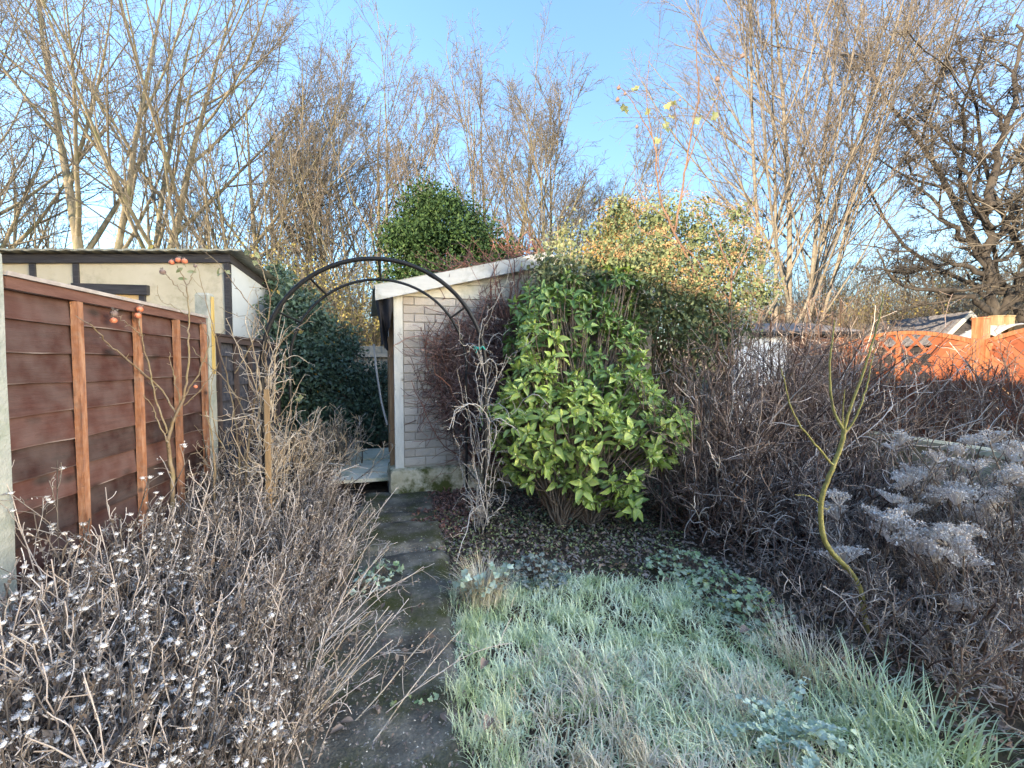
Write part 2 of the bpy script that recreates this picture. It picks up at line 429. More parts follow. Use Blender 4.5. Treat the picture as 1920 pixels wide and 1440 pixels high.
M['umbel'] = mat('frosted_umbel', [(.20,.15,.12),(.44,.385,.345),(.72,.69,.65)], 'island', .9, nscale=8, frost=.6, frost_up=.6)
M['purpletwig'] = mat('purple_brown_twig', [(.018,.010,.008),(.05,.026,.02),(.11,.066,.05),(.26,.18,.145)], 'island', .9, frost=.12, frost_scale=6, pos=(0,.42,.74,1))
M['purpletip'] = mat('frosted_purple_tip', [(.022,.012,.009),(.07,.042,.032),(.18,.125,.10),(.44,.37,.32)], 'island', .9, frost=.2, frost_scale=6, pos=(0,.42,.74,1))
M['palestem'] = mat('pale_frosted_stem', [(.17,.125,.10),(.38,.31,.27),(.66,.60,.55)], 'island', .9, nscale=4, frost=.5, frost_scale=12)
M['grit'] = mat('pale_grit', [(.25,.23,.19),(.5,.47,.41)], 'island', .9)
M['yellowstem'] = mat('yellow_green_bark', [(.13,.115,.04),(.22,.195,.06),(.30,.27,.10)], 'noise', .7, nscale=22, spec=.3, bump=.5, bscale=60, patch=((.13,.095,.06), 14, .55, .68))
M['redvine'] = mat('red_brown_vine', [(.05,.016,.012),(.12,.042,.03),(.27,.12,.085)], 'island', .85, nscale=3, frost=.15)
M['vinefine'] = mat('dark_vine_twig', [(.028,.009,.008),(.075,.027,.022),(.16,.07,.055),(.30,.17,.14)], 'island', .9, nscale=3, frost=.3)
M['vineleaf'] = mat('dry_vine_leaf', [(.26,.13,.09),(.45,.28,.21),(.62,.47,.40)], 'island', .9)
M['greytendril'] = mat('frosted_tendril', [(.16,.14,.12),(.28,.25,.22),(.42,.40,.37)], 'island', .9, frost=.5, frost_scale=9)
M['grass'] = mat('frosted_grass', [(.07,.12,.035),(.28,.40,.15),(.62,.72,.42)], 'island', .85, frost=.95, frost_col=(.87,.94,.72), frost_up=.35, frost_scale=7, nscale=1.6, trans=.12, spec=.15)
M['straw'] = mat('straw_grass', [(.20,.14,.07),(.42,.33,.2),(.66,.58,.42)], 'island', .85, frost=.7, frost_col=(.70,.70,.62), frost_up=.4, frost_scale=6, nscale=2)
M['greengrass'] = mat('green_grass', [(.13,.21,.09),(.28,.40,.2),(.45,.55,.33)], 'island', .75, frost=.6, frost_col=(.62,.70,.56), frost_up=.4)
M['litter'] = mat('fallen_leaf', [(.02,.011,.008),(.062,.033,.021),(.14,.08,.05),(.32,.22,.155)], 'island', .9, nscale=3, frost=.3, frost_scale=8)
M['ground_ivy'] = mat('ground_ivy_leaf', [(.05,.085,.02),(.12,.16,.045),(.24,.25,.09)], 'island', .7, nscale=2, frost=.2)
M['mallow'] = mat('green_lobed_leaf', [(.055,.12,.035),(.10,.19,.055),(.16,.26,.09)], 'island', .6, nscale=3, frost=.45, frost_scale=12)
M['yellowlobed'] = mat('yellowed_lobed_leaf', [(.38,.38,.08),(.5,.46,.14)], 'island', .7)
M['frostleaf'] = mat('frosted_grey_green_leaf', [(.13,.22,.12),(.21,.31,.19),(.32,.41,.28)], 'island', .8, frost=.55, frost_col=(.6,.70,.68), frost_scale=20)
M['bluegreen'] = mat('dark_blue_green_leaf', [(.018,.045,.03),(.035,.075,.05),(.065,.115,.08)], 'island', .7, frost=.4, frost_scale=20)
M['orange'] = mat('orange_fence_stain', [(.17,.05,.027),(.25,.08,.043),(.31,.11,.062)], 'object', .65, nscale=4, nstretch=(6,1,1), bump=.25)
M['orangepost'] = mat('orange_post_stain', [(.19,.062,.03),(.28,.10,.05),(.35,.165,.09)], 'noise', .65, nscale=5, nstretch=(8,8,1), bump=.3)
M['greywall'] = mat('mossy_block_wall', [(.34,.30,.18),(.46,.42,.27),(.54,.50,.35)], 'object', .95, nscale=4, bump=.5, patch=((.15,.16,.09), 2.5, .5, .68))
M['slateroof'] = mat('dark_corrugated_roof', [(.045,.05,.062),(.085,.09,.11)], 'noise', .7, nscale=4, frost=.25)
M['greyboard'] = mat('weathered_fence_board', [(.15,.145,.125),(.24,.23,.20)], 'object', .9, nscale=3, nstretch=(8,8,1), bump=.3)
M['tarp'] = mat('silver_tarpaulin', [(.42,.42,.40),(.62,.62,.60)], 'noise', .45, nscale=4)
M['whiteboard'] = mat('white_board', [(.62,.66,.70),(.75,.78,.81)], 'noise', .7, nscale=2)
M['tie'] = mat('green_plastic_tie', [(.0,.22,.20),(.01,.30,.26)], 'noise', .5)
M['housebrick'] = mat('house_brick', [(.20,.10,.07),(.32,.17,.11)], 'noise', .9, nscale=8)
M['dullbrick'] = mat('dull_maroon_brick', [(.05,.028,.024),(.085,.048,.042)], 'noise', .9, nscale=8)
M['rooftile'] = mat('roof_tile', [(.10,.06,.05),(.16,.09,.07)], 'noise', .9, nscale=6)
M['undergrowth'] = mat('yellowing_undergrowth_leaf', [(.10,.11,.035),(.22,.20,.07),(.38,.31,.11)], 'island', .8, nscale=1.2, trans=.15)

# ================================================================== SETTING
def vnoise(x, y, s=1.0, seed=0):
    """cheap smooth noise from a few sines"""
    r = np.random.default_rng(seed)
    v = np.zeros_like(np.asarray(x, float))
    for k in range(7):
        a = r.uniform(0, 6.28); f = s*r.uniform(.6, 2.6); ph = r.uniform(0, 6.28)
        v = v + np.sin((np.cos(a)*x + np.sin(a)*y)*f + ph)/(1+.35*k)
    return v/3.2
def ground_z(x, y):
    x = np.asarray(x, float); y = np.asarray(y, float)
    near = np.exp(-((x-1.5)**2 + (y-3)**2)/160)
    return 0.022*vnoise(x, y, 3.0, 3)*near + 0.012*vnoise(x, y, 11, 8)*near - 0.012
ax = np.concatenate([-np.geomspace(400, 7, 24), np.linspace(-6.5, 8.5, 150), np.geomspace(9, 400, 24)])
ay = np.concatenate([-np.geomspace(400, 2, 22), np.linspace(-1.5, 11, 125), np.geomspace(11.5, 500, 24)])
gx, gy = np.meshgrid(ax, ay)
gv = np.stack([gx, gy, ground_z(gx, gy)], -1).reshape(-1, 3)
ii = np.arange(gx.size).reshape(gx.shape)
gf = np.stack([ii[:-1,:-1], ii[:-1,1:], ii[1:,1:], ii[1:,:-1]], -1).reshape(-1, 4)
ground = MB().add(gv, gf).build('ground', M['soil'])
tag(ground, kind='structure')

# concrete path: uneven cast slabs with cracks between
path = link('path', None); tag(path, kind='structure')
PX0, PX1 = -0.68, 0.16
def slab(y0, y1, e0, e1, dx0=0, dx1=0, dz=0.0):
    nx, ny = 15, max(6, int((y1-y0)/.06))
    u = np.linspace(0, 1, nx); v = np.linspace(0, 1, ny)
    uu, vv = np.meshgrid(u, v)
    x = (PX0+dx0) + (PX1-PX0+dx1-dx0)*uu
    ya = y0 + e0*np.sin(uu*5+y0*3) + .012*np.sin(uu*17+y0)
    yb = y1 - .018 + e1*np.sin(uu*5+y1*3) + .012*np.sin(uu*17+y1)
    y = ya + (yb-ya)*vv
    x = x + np.where((uu == 0) | (uu == 1), .012*vnoise(y, x, 7, 5), 0)
    z = .030 + dz + .004*vnoise(x, y, 9, 2) + .003*vnoise(x, y, 30, 4)
    edge = np.minimum(np.minimum(uu, 1-uu)*(nx-1), np.minimum(vv, 1-vv)*(ny-1))
    z = np.where(edge < .5, -.03, z)
    V = np.stack([x, y, z], -1).reshape(-1, 3)
    i = np.arange(nx*ny).reshape(ny, nx)
    F = np.stack([i[:-1,:-1], i[:-1,1:], i[1:,1:], i[1:,:-1]], -1).reshape(-1, 4)
    return MB().add(V, F).build('slab', M['path'], path)
for a in ((-1.5,0.9,0,.0,0,0,0), (0.9,3.35,0,.02,0,0,0.0), (3.35,4.02,.02,.03,.0,-.02,.004), (4.02,4.28,.03,.03,.0,-.04,0.0), (4.28,5.0,.03,0,.0,-.08,.004)):
    slab(*a)

# ---------------------------------------------------------------- left boundary fence
def wany_board(y0, y1, zt, zb, n=26, seed=0):
    """one overlapping fence board facing +x, with a wandering lower edge"""
    r = np.random.default_rng(seed)
    y = np.linspace(y0, y1, n)
    low = zb + .006*vnoise(y, y*0, 5, seed) + .003*vnoise(y, y*0, 22, seed+9)
    bow = .003*vnoise(y, y*0, 3, seed+3)
    V = np.zeros((n, 5, 3))
    V[:, 0] = np.stack([bow, y, np.full(n, zt)], 1)
    V[:, 1] = np.stack([.020+bow, y, low+.012], 1)
    V[:, 2] = np.stack([.021+bow, y, low], 1)
    V[:, 3] = np.stack([.008+bow, y, low-.001], 1)
    V[:, 4] = np.stack([-.011+bow, y, np.full(n, zt)], 1)
    i = np.arange(n*5).reshape(n, 5); j = (np.arange(5)+1) % 5
    F = np.stack([i[:-1], i[:-1][:, j], i[1:][:, j], i[1:]], -1).reshape(-1, 4)
    at_ = np.zeros((n, 5)); at_[:, 2] = np.clip(.6+.9*vnoise(y, y*0, 9, seed+5), 0, 1)
    mb = MB().add(V.reshape(-1, 3), F[:, ::-1], at_)
    mb.add(V[0], [[0,1,2,3]]); mb.add(V[-1], [[3,2,1,0]])
    return mb
def lap_fence(label, Y0, Y1, top, bm, btm, cm, battens, nb, expo, seed, x=-1.95):
    t = thing('lap_board_fence', label, 'fence', (x, 0, 0))
    for k in range(nb):
        zt = top - k*expo
        wany_board(Y0, Y1, zt+.012, zt-expo-.006, seed=seed+k).build('board', bm, t, smooth=False)
    for y in battens:
        MB().box((.022, y-.021, .04), (.058, y+.021, top-.028), wob=.0015).build('batten', btm, t, smooth=False)
    MB().box((.0125, Y0, top-.025), (.05, Y1, top+.03), wob=.001).build('top_rail', cm, t, smooth=False)
    MB().box((-.03, Y0-.01, top+.0315), (.066, Y1+.01, top+.052), wob=.001).build('cap', M['capgrey'] if cm is M['capwood'] else cm, t, smooth=False)
    return t
FX = -1.95
lap_fence('reddish brown overlapped board fence panel with orange battens between two concrete posts', 2.50, 4.43, 1.76, M['fence'], M['batten'], M['capwood'],
          (2.94, 3.475, 3.96, 4.395), 11, .156, 30)
lap_fence('dark blue black fence panel beyond the concrete post with yellow wood strip', 4.63, 6.45, 1.62, M['darkfence'], M['darkbatten'], M['darkbatten'],
          (4.67, 5.08, 5.45, 5.9, 6.4), 11, .146, 60)
def conc_post(y, h, label):
    t = thing('concrete_post', label, 'post', (FX-.055, y, 0))
    mb = MB()
    n = 14
    zz = np.linspace(-.1, h-.02, n)
    o = np.array([[0,-.055],[.10,-.055],[.115,-.042],[.115,.042],[.10,.055],[0,.055]])
    V = []
    for z in zz: V.append(np.c_[o + rng.normal(0, .0015, o.shape), np.full(6, z)])
    V.append(np.c_[o*[.82,.8]+[.01,0], np.full(6, h)])
    V = np.concatenate(V); m = n+1
    i = np.arange(m*6).reshape(m, 6); j = (np.arange(6)+1) % 6
    mb.add(V, np.stack([i[:-1], i[:-1][:, j], i[1:][:, j], i[1:]], -1).reshape(-1, 4))
    mb.add(V[-6:], [[0,1,2,3]]); mb.add(V[-6:], [[0,3,4,5]])
    mb.build('shaft', M['conc'], t, smooth=False)
    return t
conc_post(2.43, 1.9, 'pale concrete fence post at the end of the reddish brown fence panel')
cp = conc_post(4.53, 2.02, 'mossy concrete fence post with a yellow wood strip between brown and dark panels')
MB().box((.117, -.03, 1.30), (.127, .012, 1.99), wob=.001).build('wood_strip', M['yellowwood'], cp, smooth=False)

# ---------------------------------------------------------------- neighbour's outbuilding (cream panels, black timber)
ob = thing('outbuilding', 'cream rendered outbuilding with black timber framing behind the brown fence', 'outbuilding', (-2.38, 6.2, 0))
L0 = -6.6
def topz(x): return 2.74 + .045*x            # roof edge rises to the corner
def prism(pts, y0, y1):
    """polygon in x-z extruded along y"""
    n = len(pts); mb = MB()
    V = np.array([[x, y0, z] for x, z in pts] + [[x, y1, z] for x, z in pts], float)
    for i in range(1, n-1):
        mb.F3.append(np.array([[0, i, i+1], [n, n+i+1, n+i]]))
    mb.F4.append(np.array([[i, i+n, (i+1) % n+n, (i+1) % n] for i in range(n)]))
    mb.V.append(V); mb.A.append(np.zeros(2*n)); mb.n = 2*n
    return mb
def side_prism(pts, x0, x1):
    mb = prism(pts, x0, x1)
    mb.V[0] = mb.V[0][:, [1, 0, 2]]
    mb.F4 = [f[:, ::-1] for f in mb.F4]; mb.F3 = [f[:, ::-1] for f in mb.F3]
    return mb
px_posts = [-0.03, -1.63, -2.06, -3.4, -5.0, L0]
edges = sorted(px_posts)
for a, b in zip(edges[:-1], edges[1:]):
    if a < -2.22+.01 and b > -2.3 and b < -2.0: pass
    prism([(a+.03, 0), (b-.03, 0), (b-.03, topz(b)-.10), (a+.03, topz(a)-.10)], 0, .06).build('render_panel', M['cream'], ob, smooth=False)
for x in px_posts:
    prism([(x-.028, 0), (x+.028, 0), (x+.028, topz(x)-.101), (x-.028, topz(x)-.101)], -.02, .055).build('timber_post', M['blacktimber'], ob, smooth=False)
prism([(L0-.1, topz(L0)-.10), (0.02, topz(0)-.10), (0.02, topz(0)+.0), (L0-.1, topz(L0))], -.035, .05).build('timber_beam', M['blacktimber'], ob, smooth=False)
# side wall facing the garden, roof falling to the back
side_prism([(0.061, 0), (3.4, 0), (3.4, 2.35), (0.061, 2.64)], -.05, 0.0).build('side_wall', M['paleside'], ob, smooth=False)
side_prism([(0.0, 2.645), (3.4, 2.355), (3.4, 2.46), (0.0, 2.75)], -.04, 0.012).build('side_beam', M['blacktimber'], ob, smooth=False)
# roof sheet with ribs along the fall
nr = 90
xs = np.linspace(L0-.2, .17, nr*2+1)
zs = topz(xs) + .02 + .006*np.sin(np.arange(nr*2+1)*math.pi/2)
rv = []
for y, dz in ((-.12, 0), (3.6, -.31)):
    for hh in (.022, 0.0):
        rv.append(np.stack([xs, np.full_like(xs, y), zs + dz + hh], 1))
rv = np.stack(rv)                   # front top, front bottom, back top, back bottom
q = np.arange(rv.shape[0]*rv.shape[1]).reshape(rv.shape[:2])
rm = MB()
def strip(a, b): return np.stack([a[:-1], a[1:], b[1:], b[:-1]], -1)
rm.add(rv.reshape(-1, 3), np.concatenate([strip(q[1], q[0]), strip(q[0], q[2]), strip(q[2], q[3]), strip(q[3], q[1])]))
rm.build('roof', M['feltgrey'], ob, smooth=False)
# window under the lintel
wx0, wx1, wz = -1.56, -.98, 2.27
wf = MB().box((wx0, -.03, 1.0), (wx0+.05, .02, wz-.06)).box((wx1-.05, -.03, 1.0), (wx1, .02, wz-.06)).box((wx0+.05, -.03, wz-.12), (wx1-.05, .02, wz-.06)).box((wx0+.05, -.03, 1.0), (wx1-.05, .02, 1.06)).build('window', M['winframe'], ob, smooth=False)
MB().box((wx0+.05, -.012, 1.06), (wx1-.05, .004, wz-.12)).build('pane', M['glass'], wf, smooth=False)
MB().box((wx0-.10, -.06, wz-.055), (wx1+.10, .02, wz+.06), wob=.002).build('lintel', M['blacktimber'], ob, smooth=False)
MB().box((wx1+.004, -.045, .95), (wx1+.06, .02, wz-.058)).build('timber_post', M['blacktimber'], ob, smooth=False)

# ---------------------------------------------------------------- shed
shed = thing('shed', 'cream painted brick garden shed overgrown by a bare red vine', 'shed', (-0.30, 4.92, 0), R_(7))
SW, SD = 3.15, 2.6
BZ, BT = .30, 2.10
# core walls
MB().box((.03, .012, .2), (SW-.03, .10, BT+.02)).build('wall', M['mortar'], shed, smooth=False)
MB().box((.03, .101, .2), (.09, SD, BT+.02)).build('wall', M['trim'], shed, smooth=False)
MB().box((SW-.09, .101, .2), (SW-.03, SD, BT+.02)).build('wall', M['mortar'], shed, smooth=False)
MB().box((.091, SD-.06, .2), (SW-.091, SD, BT+.02)).build('wall', M['mortar'], shed, smooth=False)
nc, ch, bl = 20, .09, .225
brick_me = []
for k in range(4):
    mb = MB()
    h = .007
    x0, x1, z0, z1 = 0.003, bl-.004, .004, ch-.003
    V = np.array([[x0,.036,z0],[x1,.036,z0],[x1,.036,z1],[x0,.036,z1],
                  [x0,.006,z0],[x1,.006,z0],[x1,.006,z1],[x0,.006,z1],
                  [x0+h,0,z0+h],[x1-h,0,z0+h],[x1-h,0,z1-h],[x0+h,0,z1-h]], float) + rng.normal(0, .0012, (12, 3))
    mb.add(V, [[8,9,10,11],[4,5,9,8],[5,6,10,9],[6,7,11,10],[7,4,8,11],[0,1,5,4],[1,2,6,5],[2,3,7,6],[3,0,4,7]])
    me = mb.mesh('brick', False); me.materials.append(M['brick']); brick_me.append(me)
for r in range(nc):
    off = 0 if r % 2 == 0 else bl/2
    x = .06 - (bl/2 if r % 2 else 0)
    while x < SW-.1:
        xs_, xe = max(x, .06), min(x+bl, SW-.05)
        if xe-xs_ > .05:
            o = link('brick', brick_me[random.randrange(4)], shed, (xs_, random.uniform(-.0015,.002), BZ+r*ch))
            if xe-xs_ < bl-.01: o.scale = ((xe-xs_)/bl, 1, 1)
        x += bl
MB().box((-.035, -.022, BZ-.02), (.055, .03, BT+.10), wob=.001).build('corner_trim', M['trim'], shed, smooth=False)
MB().box((-.03, .031, BZ-.02), (.028, .14, BT+.08), wob=.001).build('corner_trim', M['trim'], shed, smooth=False)
MB().box((-.075, .18, .22), (.02, .27, BT), wob=.002).build('door_frame', M['doorwood'], shed, smooth=False)
MB().box((-.045, 1.25, .22), (.028, 1.33, BT), wob=.002).build('door_frame', M['doorwood'], shed, smooth=False)
dr = MB().box((-.02, .275, .24), (.025, 1.245, BT-.02)).build('door', M['trim'], shed, smooth=False)
for z in (.5, 1.75):
    MB().box((-.04, .30, z), (-.021, 1.22, z+.10)).build('ledge', M['trim'], dr, smooth=False)
Pp, Rr = walk(np.array([[-.10, .24, .72]]), [[-.3, 0, 1]], .9, 8, up=.25, wig=.02, r0=.012, r1=.012)
MB().tubes(Pp, Rr, 8).build('pipe', M['greytube'], shed)
# gable boards, fascia, roof
AX, EZ, AZ = 1.62, 2.17, 2.58
def roofz(x): return AZ - (AZ-EZ)*abs(x-AX)/AX
for zb in np.arange(BT+.005, AZ, .15):
    zt = min(zb+.145, AZ-.02)
    w0 = AX - AX*(AZ-zb)/(AZ-EZ) if zb > EZ else 0.0
    w1 = AX - AX*(AZ-zt)/(AZ-EZ) if zt > EZ else 0.0
    w0, w1 = max(w0, .056), max(w1, .056)
    if zt-zb < .03: continue
    prism([(w0, zb), (2*AX-w0-.05, zb), (2*AX-w1-.05, zt), (w1, zt)], -.012, .03).build('gable_board', M['gable'], shed, smooth=False)
for s in (-1, 1):
    xe = AX + s*(AX+.22)
    ze = roofz(xe)
    pts = [(xe, ze-.085), (AX, AZ-.085), (AX, AZ+.065), (xe, ze+.065)]
    if s > 0: pts = [pts[1], pts[0], pts[3], pts[2]]
    prism(pts, -.135-.003*s, -.11-.003*s).build('fascia', M['fascia'], shed, smooth=False)
    rp_ = [(xe-.02*s*-1, ze+.03), (AX, AZ+.03), (AX, AZ+.075), (xe-.02*s*-1, ze+.075)]
    if s > 0: rp_ = [rp_[1], rp_[0], rp_[3], rp_[2]]
    prism(rp_, -.105, SD+.1).build('roof', M['feltgrey'], shed, smooth=False)
# torn felt hanging from the eave
ns, nv = 18, 14
uu, vv = np.meshgrid(np.linspace(0, 1, ns), np.linspace(0, 1, nv))
drop = (.56+.05*np.sin(uu*9)+.04*np.sin(uu*23))*(1-.25*uu)
fx = -.20 + .07*vv + .03*np.sin(uu*8+vv*2)*vv + .012*np.sin(uu*19)
fy = -.09 + .55*uu + .02*np.sin(vv*6)
fz = EZ-.03-.10*uu*0 - drop*vv
fv = np.stack([fx, fy, fz], -1)
fv2 = fv + np.array([.006, 0, 0])
i = np.arange(ns*nv).reshape(nv, ns)
fq = np.stack([i[:-1,:-1], i[:-1,1:], i[1:,1:], i[1:,:-1]], -1).reshape(-1, 4)
fm = MB().add(fv.reshape(-1, 3), fq).add(fv2.reshape(-1, 3), fq[:, ::-1])
# front return of the torn felt, folded round to the corner trim
gx_ = -.20 + .155*uu; gy_ = -.09 + .03*np.sin(uu*7) + .01*np.sin(vv*9)
gz_ = EZ-.01 - (.60-.42*uu**1.5+.03*np.sin(uu*21))*vv
gv_ = np.stack([gx_ + .06*vv*(1-uu), gy_, gz_], -1)
fm.add(gv_.reshape(-1, 3), fq).add((gv_+[0,.006,0]).reshape(-1, 3), fq[:, ::-1])
fm.build('felt_flap', M['felt'], shed)
# rough plinth
def rough_box(a, b, n, amp, seed, rnd=.05):
    mb = MB()
    a, b = np.array(a, float), np.array(b, float); c = (a+b)/2; h = (b-a)/2
    for ax_ in range(3):
        for s in (-1, 1):
            o = [k for k in range(3) if k != ax_]
            g = np.linspace(-1, 1, n[o[0]]); k = np.linspace(-1, 1, n[o[1]])
            A_, B_ = np.meshgrid(g, k)
            P = np.zeros(A_.shape+(3,)); P[..., ax_] = s; P[..., o[0]] = A_; P[..., o[1]] = B_
            L = np.abs(P)
            w = c + P*h
            # round the edges
            for d in range(3):
                e1, e2 = [k_ for k_ in range(3) if k_ != d]
                over = np.clip(np.maximum(L[..., e1], L[..., e2])*0 + (L[..., e1]*h[e1] - (h[e1]-rnd)), 0, None)*np.clip((L[..., e2]*h[e2]-(h[e2]-rnd)), 0, None)/rnd
                w[..., e1] -= np.sign(P[..., e1])*over*.3; w[..., e2] -= np.sign(P[..., e2])*over*.3
            dd = amp*(vnoise(w[..., 0]*1.3+w[..., 2], w[..., 2]*1.7+w[..., 1], 9, seed) + .5*vnoise(w[..., 0]+w[..., 1], w[..., 2]-w[..., 1], 28, seed+1))
            w = w + nrm(P)*dd[..., None]
            q = np.arange(A_.size).reshape(A_.shape)
            F = np.stack([q[:-1,:-1], q[:-1,1:], q[1:,1:], q[1:,:-1]], -1).reshape(-1, 4)
            mb.add(w.reshape(-1, 3), F)
    return mb
rough_box((-.10, -.085, -.05), (SW+.02, .5, .285), (60, 10, 12), .011, 4).build('plinth', M['plinth'], shed)

# ---------------------------------------------------------------- planked step beside the shed
st = thing('planked_step', 'weathered grey plank step at the side door of the shed', 'step', (-1.02, 5.02, 0), R_(5))
for k in range(7):
    MB().box((0, k*.27, .115), (.70+random.uniform(-.015,.015), k*.27+.262, .15+random.uniform(-.004,.004)), wob=.003).build('plank', M['deck'], st, smooth=False)
for x in (.05, .60):
    MB().box((x, .02, -.03), (x+.08, 1.85, .114), wob=.003).build('bearer', M['darkbatten'], st, smooth=False)

# ---------------------------------------------------------------- garden arch
arch = thing('garden_arch', 'black metal garden arch with two hoops spanning the path', 'garden arch', (0, 0, 0))
def hoop(cx, cy, r, zs, top, rad):
    n = 34
    a = np.linspace(math.pi, 0, n)
    P = [[cx-r, cy, -.1], [cx-r, cy, zs*.5], [cx-r, cy, zs*.9]]
    P += [[cx+r*math.cos(t), cy, zs+(top-zs)*math.sin(t)] for t in a]
    P += [[cx+r, cy, zs*.9], [cx+r, cy, zs*.5], [cx+r, cy, -.1]]
    P = np.array([P]); P[..., 1] += .012*np.sin(P[..., 2]*2.5)
    return MB().tubes(P, np.full(P.shape[:2], rad), 10)
AF, AB = 3.70, 4.42
hoop(-.372, AF, .845, 1.36, 2.205, .017).build('hoop', M['blackmetal'], arch)
hoop(-.42, AB, .80, 1.36, 2.175, .0125).build('hoop', M['blackmetal'], arch)
def bar(p, q, r, name, m, parent, k=8):
    P = np.linspace(p, q, 5)[None]
    return MB().tubes(P, np.full((1, 5), r), k).build(name, m, parent)
bar((-.36, AF, 2.205), (-.41, AB, 2.175), .010, 'rung', M['blackmetal'], arch)
for z in (.35, .85, 1.3):
    bar((-1.217, AF, z), (-1.22, AB, z), .009, 'rung', M['blackmetal'], arch)
    bar((.473, AF, z), (.38, AB, z), .009, 'rung', M['blackmetal'], arch)
for a in (.62, 2.2, 2.62):
    bar((-.372+.845*math.cos(a), AF, 1.36+.845*math.sin(a)-.0), (-.42+.80*math.cos(a), AB, 1.36+.815*math.sin(a)), .009, 'rung', M['blackmetal'], arch)
for a in (1.05, 1.95):
    c = np.array([-.372+.845*math.cos(a), AF, 1.36+.845*math.sin(a)]); d = np.array([-math.sin(a), 0, math.cos(a)])*.03
    bar(c-d, c+d, .0195, 'sleeve', M['blackmetal'], arch, 10)
# small green ties on the arch
tie = thing('plant_tie', 'small green plastic tie on the right leg of the black arch', 'plant tie', (.445, AF-.01, 1.52))
th = np.linspace(0, 6.0, 22)
MB().tubes(np.stack([.024*np.cos(th), .024*np.sin(th), .012*np.sin(3*th)], 1)[None], np.full((1, 22), .006), 5).build('loop', M['tie'], tie)
MB().tubes(walk(np.array([[-.02,-.01,0]]*3), [[-1,-.2,.5],[-1,-.3,-.3],[-.8,0,-1]], .05, 5, 0, .2, .004, .002)[0], np.full((3,5), .004), 4).build('tail', M['tie'], tie)
# wooden stake tied to the left leg
stk = thing('wooden_stake', 'pale wooden stake tied beside the left leg of the black arch', 'stake', (-1.16, 3.62, 0))
MB().box((-.015, -.015, -.1), (.015, .015, 1.2), wob=.002).build('shaft', M['stake'], stk, smooth=False)

# ---------------------------------------------------------------- back fence
bfz = thing('back_fence', 'weathered grey closeboard fence at the far end of the garden', 'fence', (0, 10.2, 0))
for k in range(74):
    x = -2.2 + k*.125
    MB().box((x, 0 if k % 2 else -.012, 0), (x+.135, .018 if k % 2 else .006, 1.78+random.uniform(-.015, .015)), wob=.002).build('board', M['greyboard'], bfz, smooth=False)
for z in (.4, 1.55):
    MB().box((-2.2, -.075, z), (7.05, -.02, z+.08)).build('rail', M['greyboard'], bfz, smooth=False)

# ---------------------------------------------------------------- right side: orange arched fence
OX = 6.55
def orange_panel(Y0, Y1, label):
    t = thing('orange_fence_panel', label, 'fence panel', (OX, 0, 0))
    H, RISE, B0 = 1.68, .17, .06
    W_ = Y1-Y0; yc = (Y0+Y1)/2
    def top(y): return H + RISE*(1-((y-yc)/(W_/2))**2)
    yy = np.linspace(Y0, Y1, 25)
    # arched top rail
    V = []
    for y in yy:
        z = top(y)
        V.append([[-.03, y, z-.045], [.03, y, z-.045], [.03, y, z+.005], [-.03, y, z+.005]])
    V = np.array(V); i = np.arange(V.size//3).reshape(-1, 4); j = (np.arange(4)+1) % 4
    MB().add(V.reshape(-1, 3), np.stack([i[:-1], i[:-1][:, j], i[1:][:, j], i[1:]], -1).reshape(-1, 4)).add(V[0], [[3,2,1,0]]).add(V[-1], [[0,1,2,3]]).build('top_rail', M['orangepost'], t, smooth=False)
    MB().box((-.028, Y0, B0), (.028, Y0+.045, H-.04)).build('stile', M['orangepost'], t, smooth=False)
    MB().box((-.028, Y1-.045, B0), (.028, Y1, H-.04)).build('stile', M['orangepost'], t, smooth=False)
    MB().box((-.028, Y0+.045, B0), (.028, Y1-.045, B0+.05)).build('bottom_rail', M['orangepost'], t, smooth=False)
    MB().box((-.022, yc-.022, B0+.05), (.022, yc+.022, top(yc)-.046)).build('stile', M['orangepost'], t, smooth=False)
    def lattice(y, z): return abs(y-yc) < .40 and z > 1.10 + abs(y-yc)*.15
    def inside(y, z, half, lat):
        if not (Y0+.03 < y < Y1-.03 and B0+.03 < z < top(y)-.025): return False
        if half and (y-yc)*half < .004: return False
        return lattice(y, z) == lat
    def slats(y0, z0, dy, dz, half, lat, wd, x):
        s = np.linspace(-3, 3, 400)
        ok = np.array([inside(y0+dy*u, z0+dz*u, half, lat) for u in s])
        runs = np.flatnonzero(np.diff(np.concatenate([[0], ok.astype(int), [0]])))
        for a, b in zip(runs[::2], runs[1::2]):
            sa, sb = s[a], s[b-1]
            if sb-sa < .06: continue
            ny, nz = -dz*wd/2, dy*wd/2
            c = []
            for xx in (x, x+.011):
                for u, sg in ((sa, -1), (sb, -1), (sb, 1), (sa, 1)):
                    c.append([xx, y0+dy*u+ny*sg, z0+dz*u+nz*sg])
            MB().add(c, [[0,3,2,1],[4,5,6,7],[0,1,5,4],[1,2,6,5],[2,3,7,6],[3,0,4,7]]).build('slat', M['orange'], t, smooth=False)
    q = math.sqrt(.5)
    for k in range(-16, 17):
        d = k*.098
        for half, sg in ((-1, 1), (1, -1)):
            slats(yc+d*q*sg*-1*-1, 1.0+d*q, -q*sg*1.0, q, half, False, .094, -.016 if k % 2 else 0.0)
    for k in range(-9, 10):
        d = k*.17
        slats(yc+d*q, 1.45+d*q, -q, q, 0, True, .034, -.016)
        slats(yc+d*q, 1.45-d*q, q, q, 0, True, .034, -.004)
    return t
orange_panel(4.39, 6.20, 'arched orange fence panel with a diamond trellis opening left of the orange post')
orange_panel(2.46, 4.26, 'arched orange fence panel with herringbone slats right of the orange post')
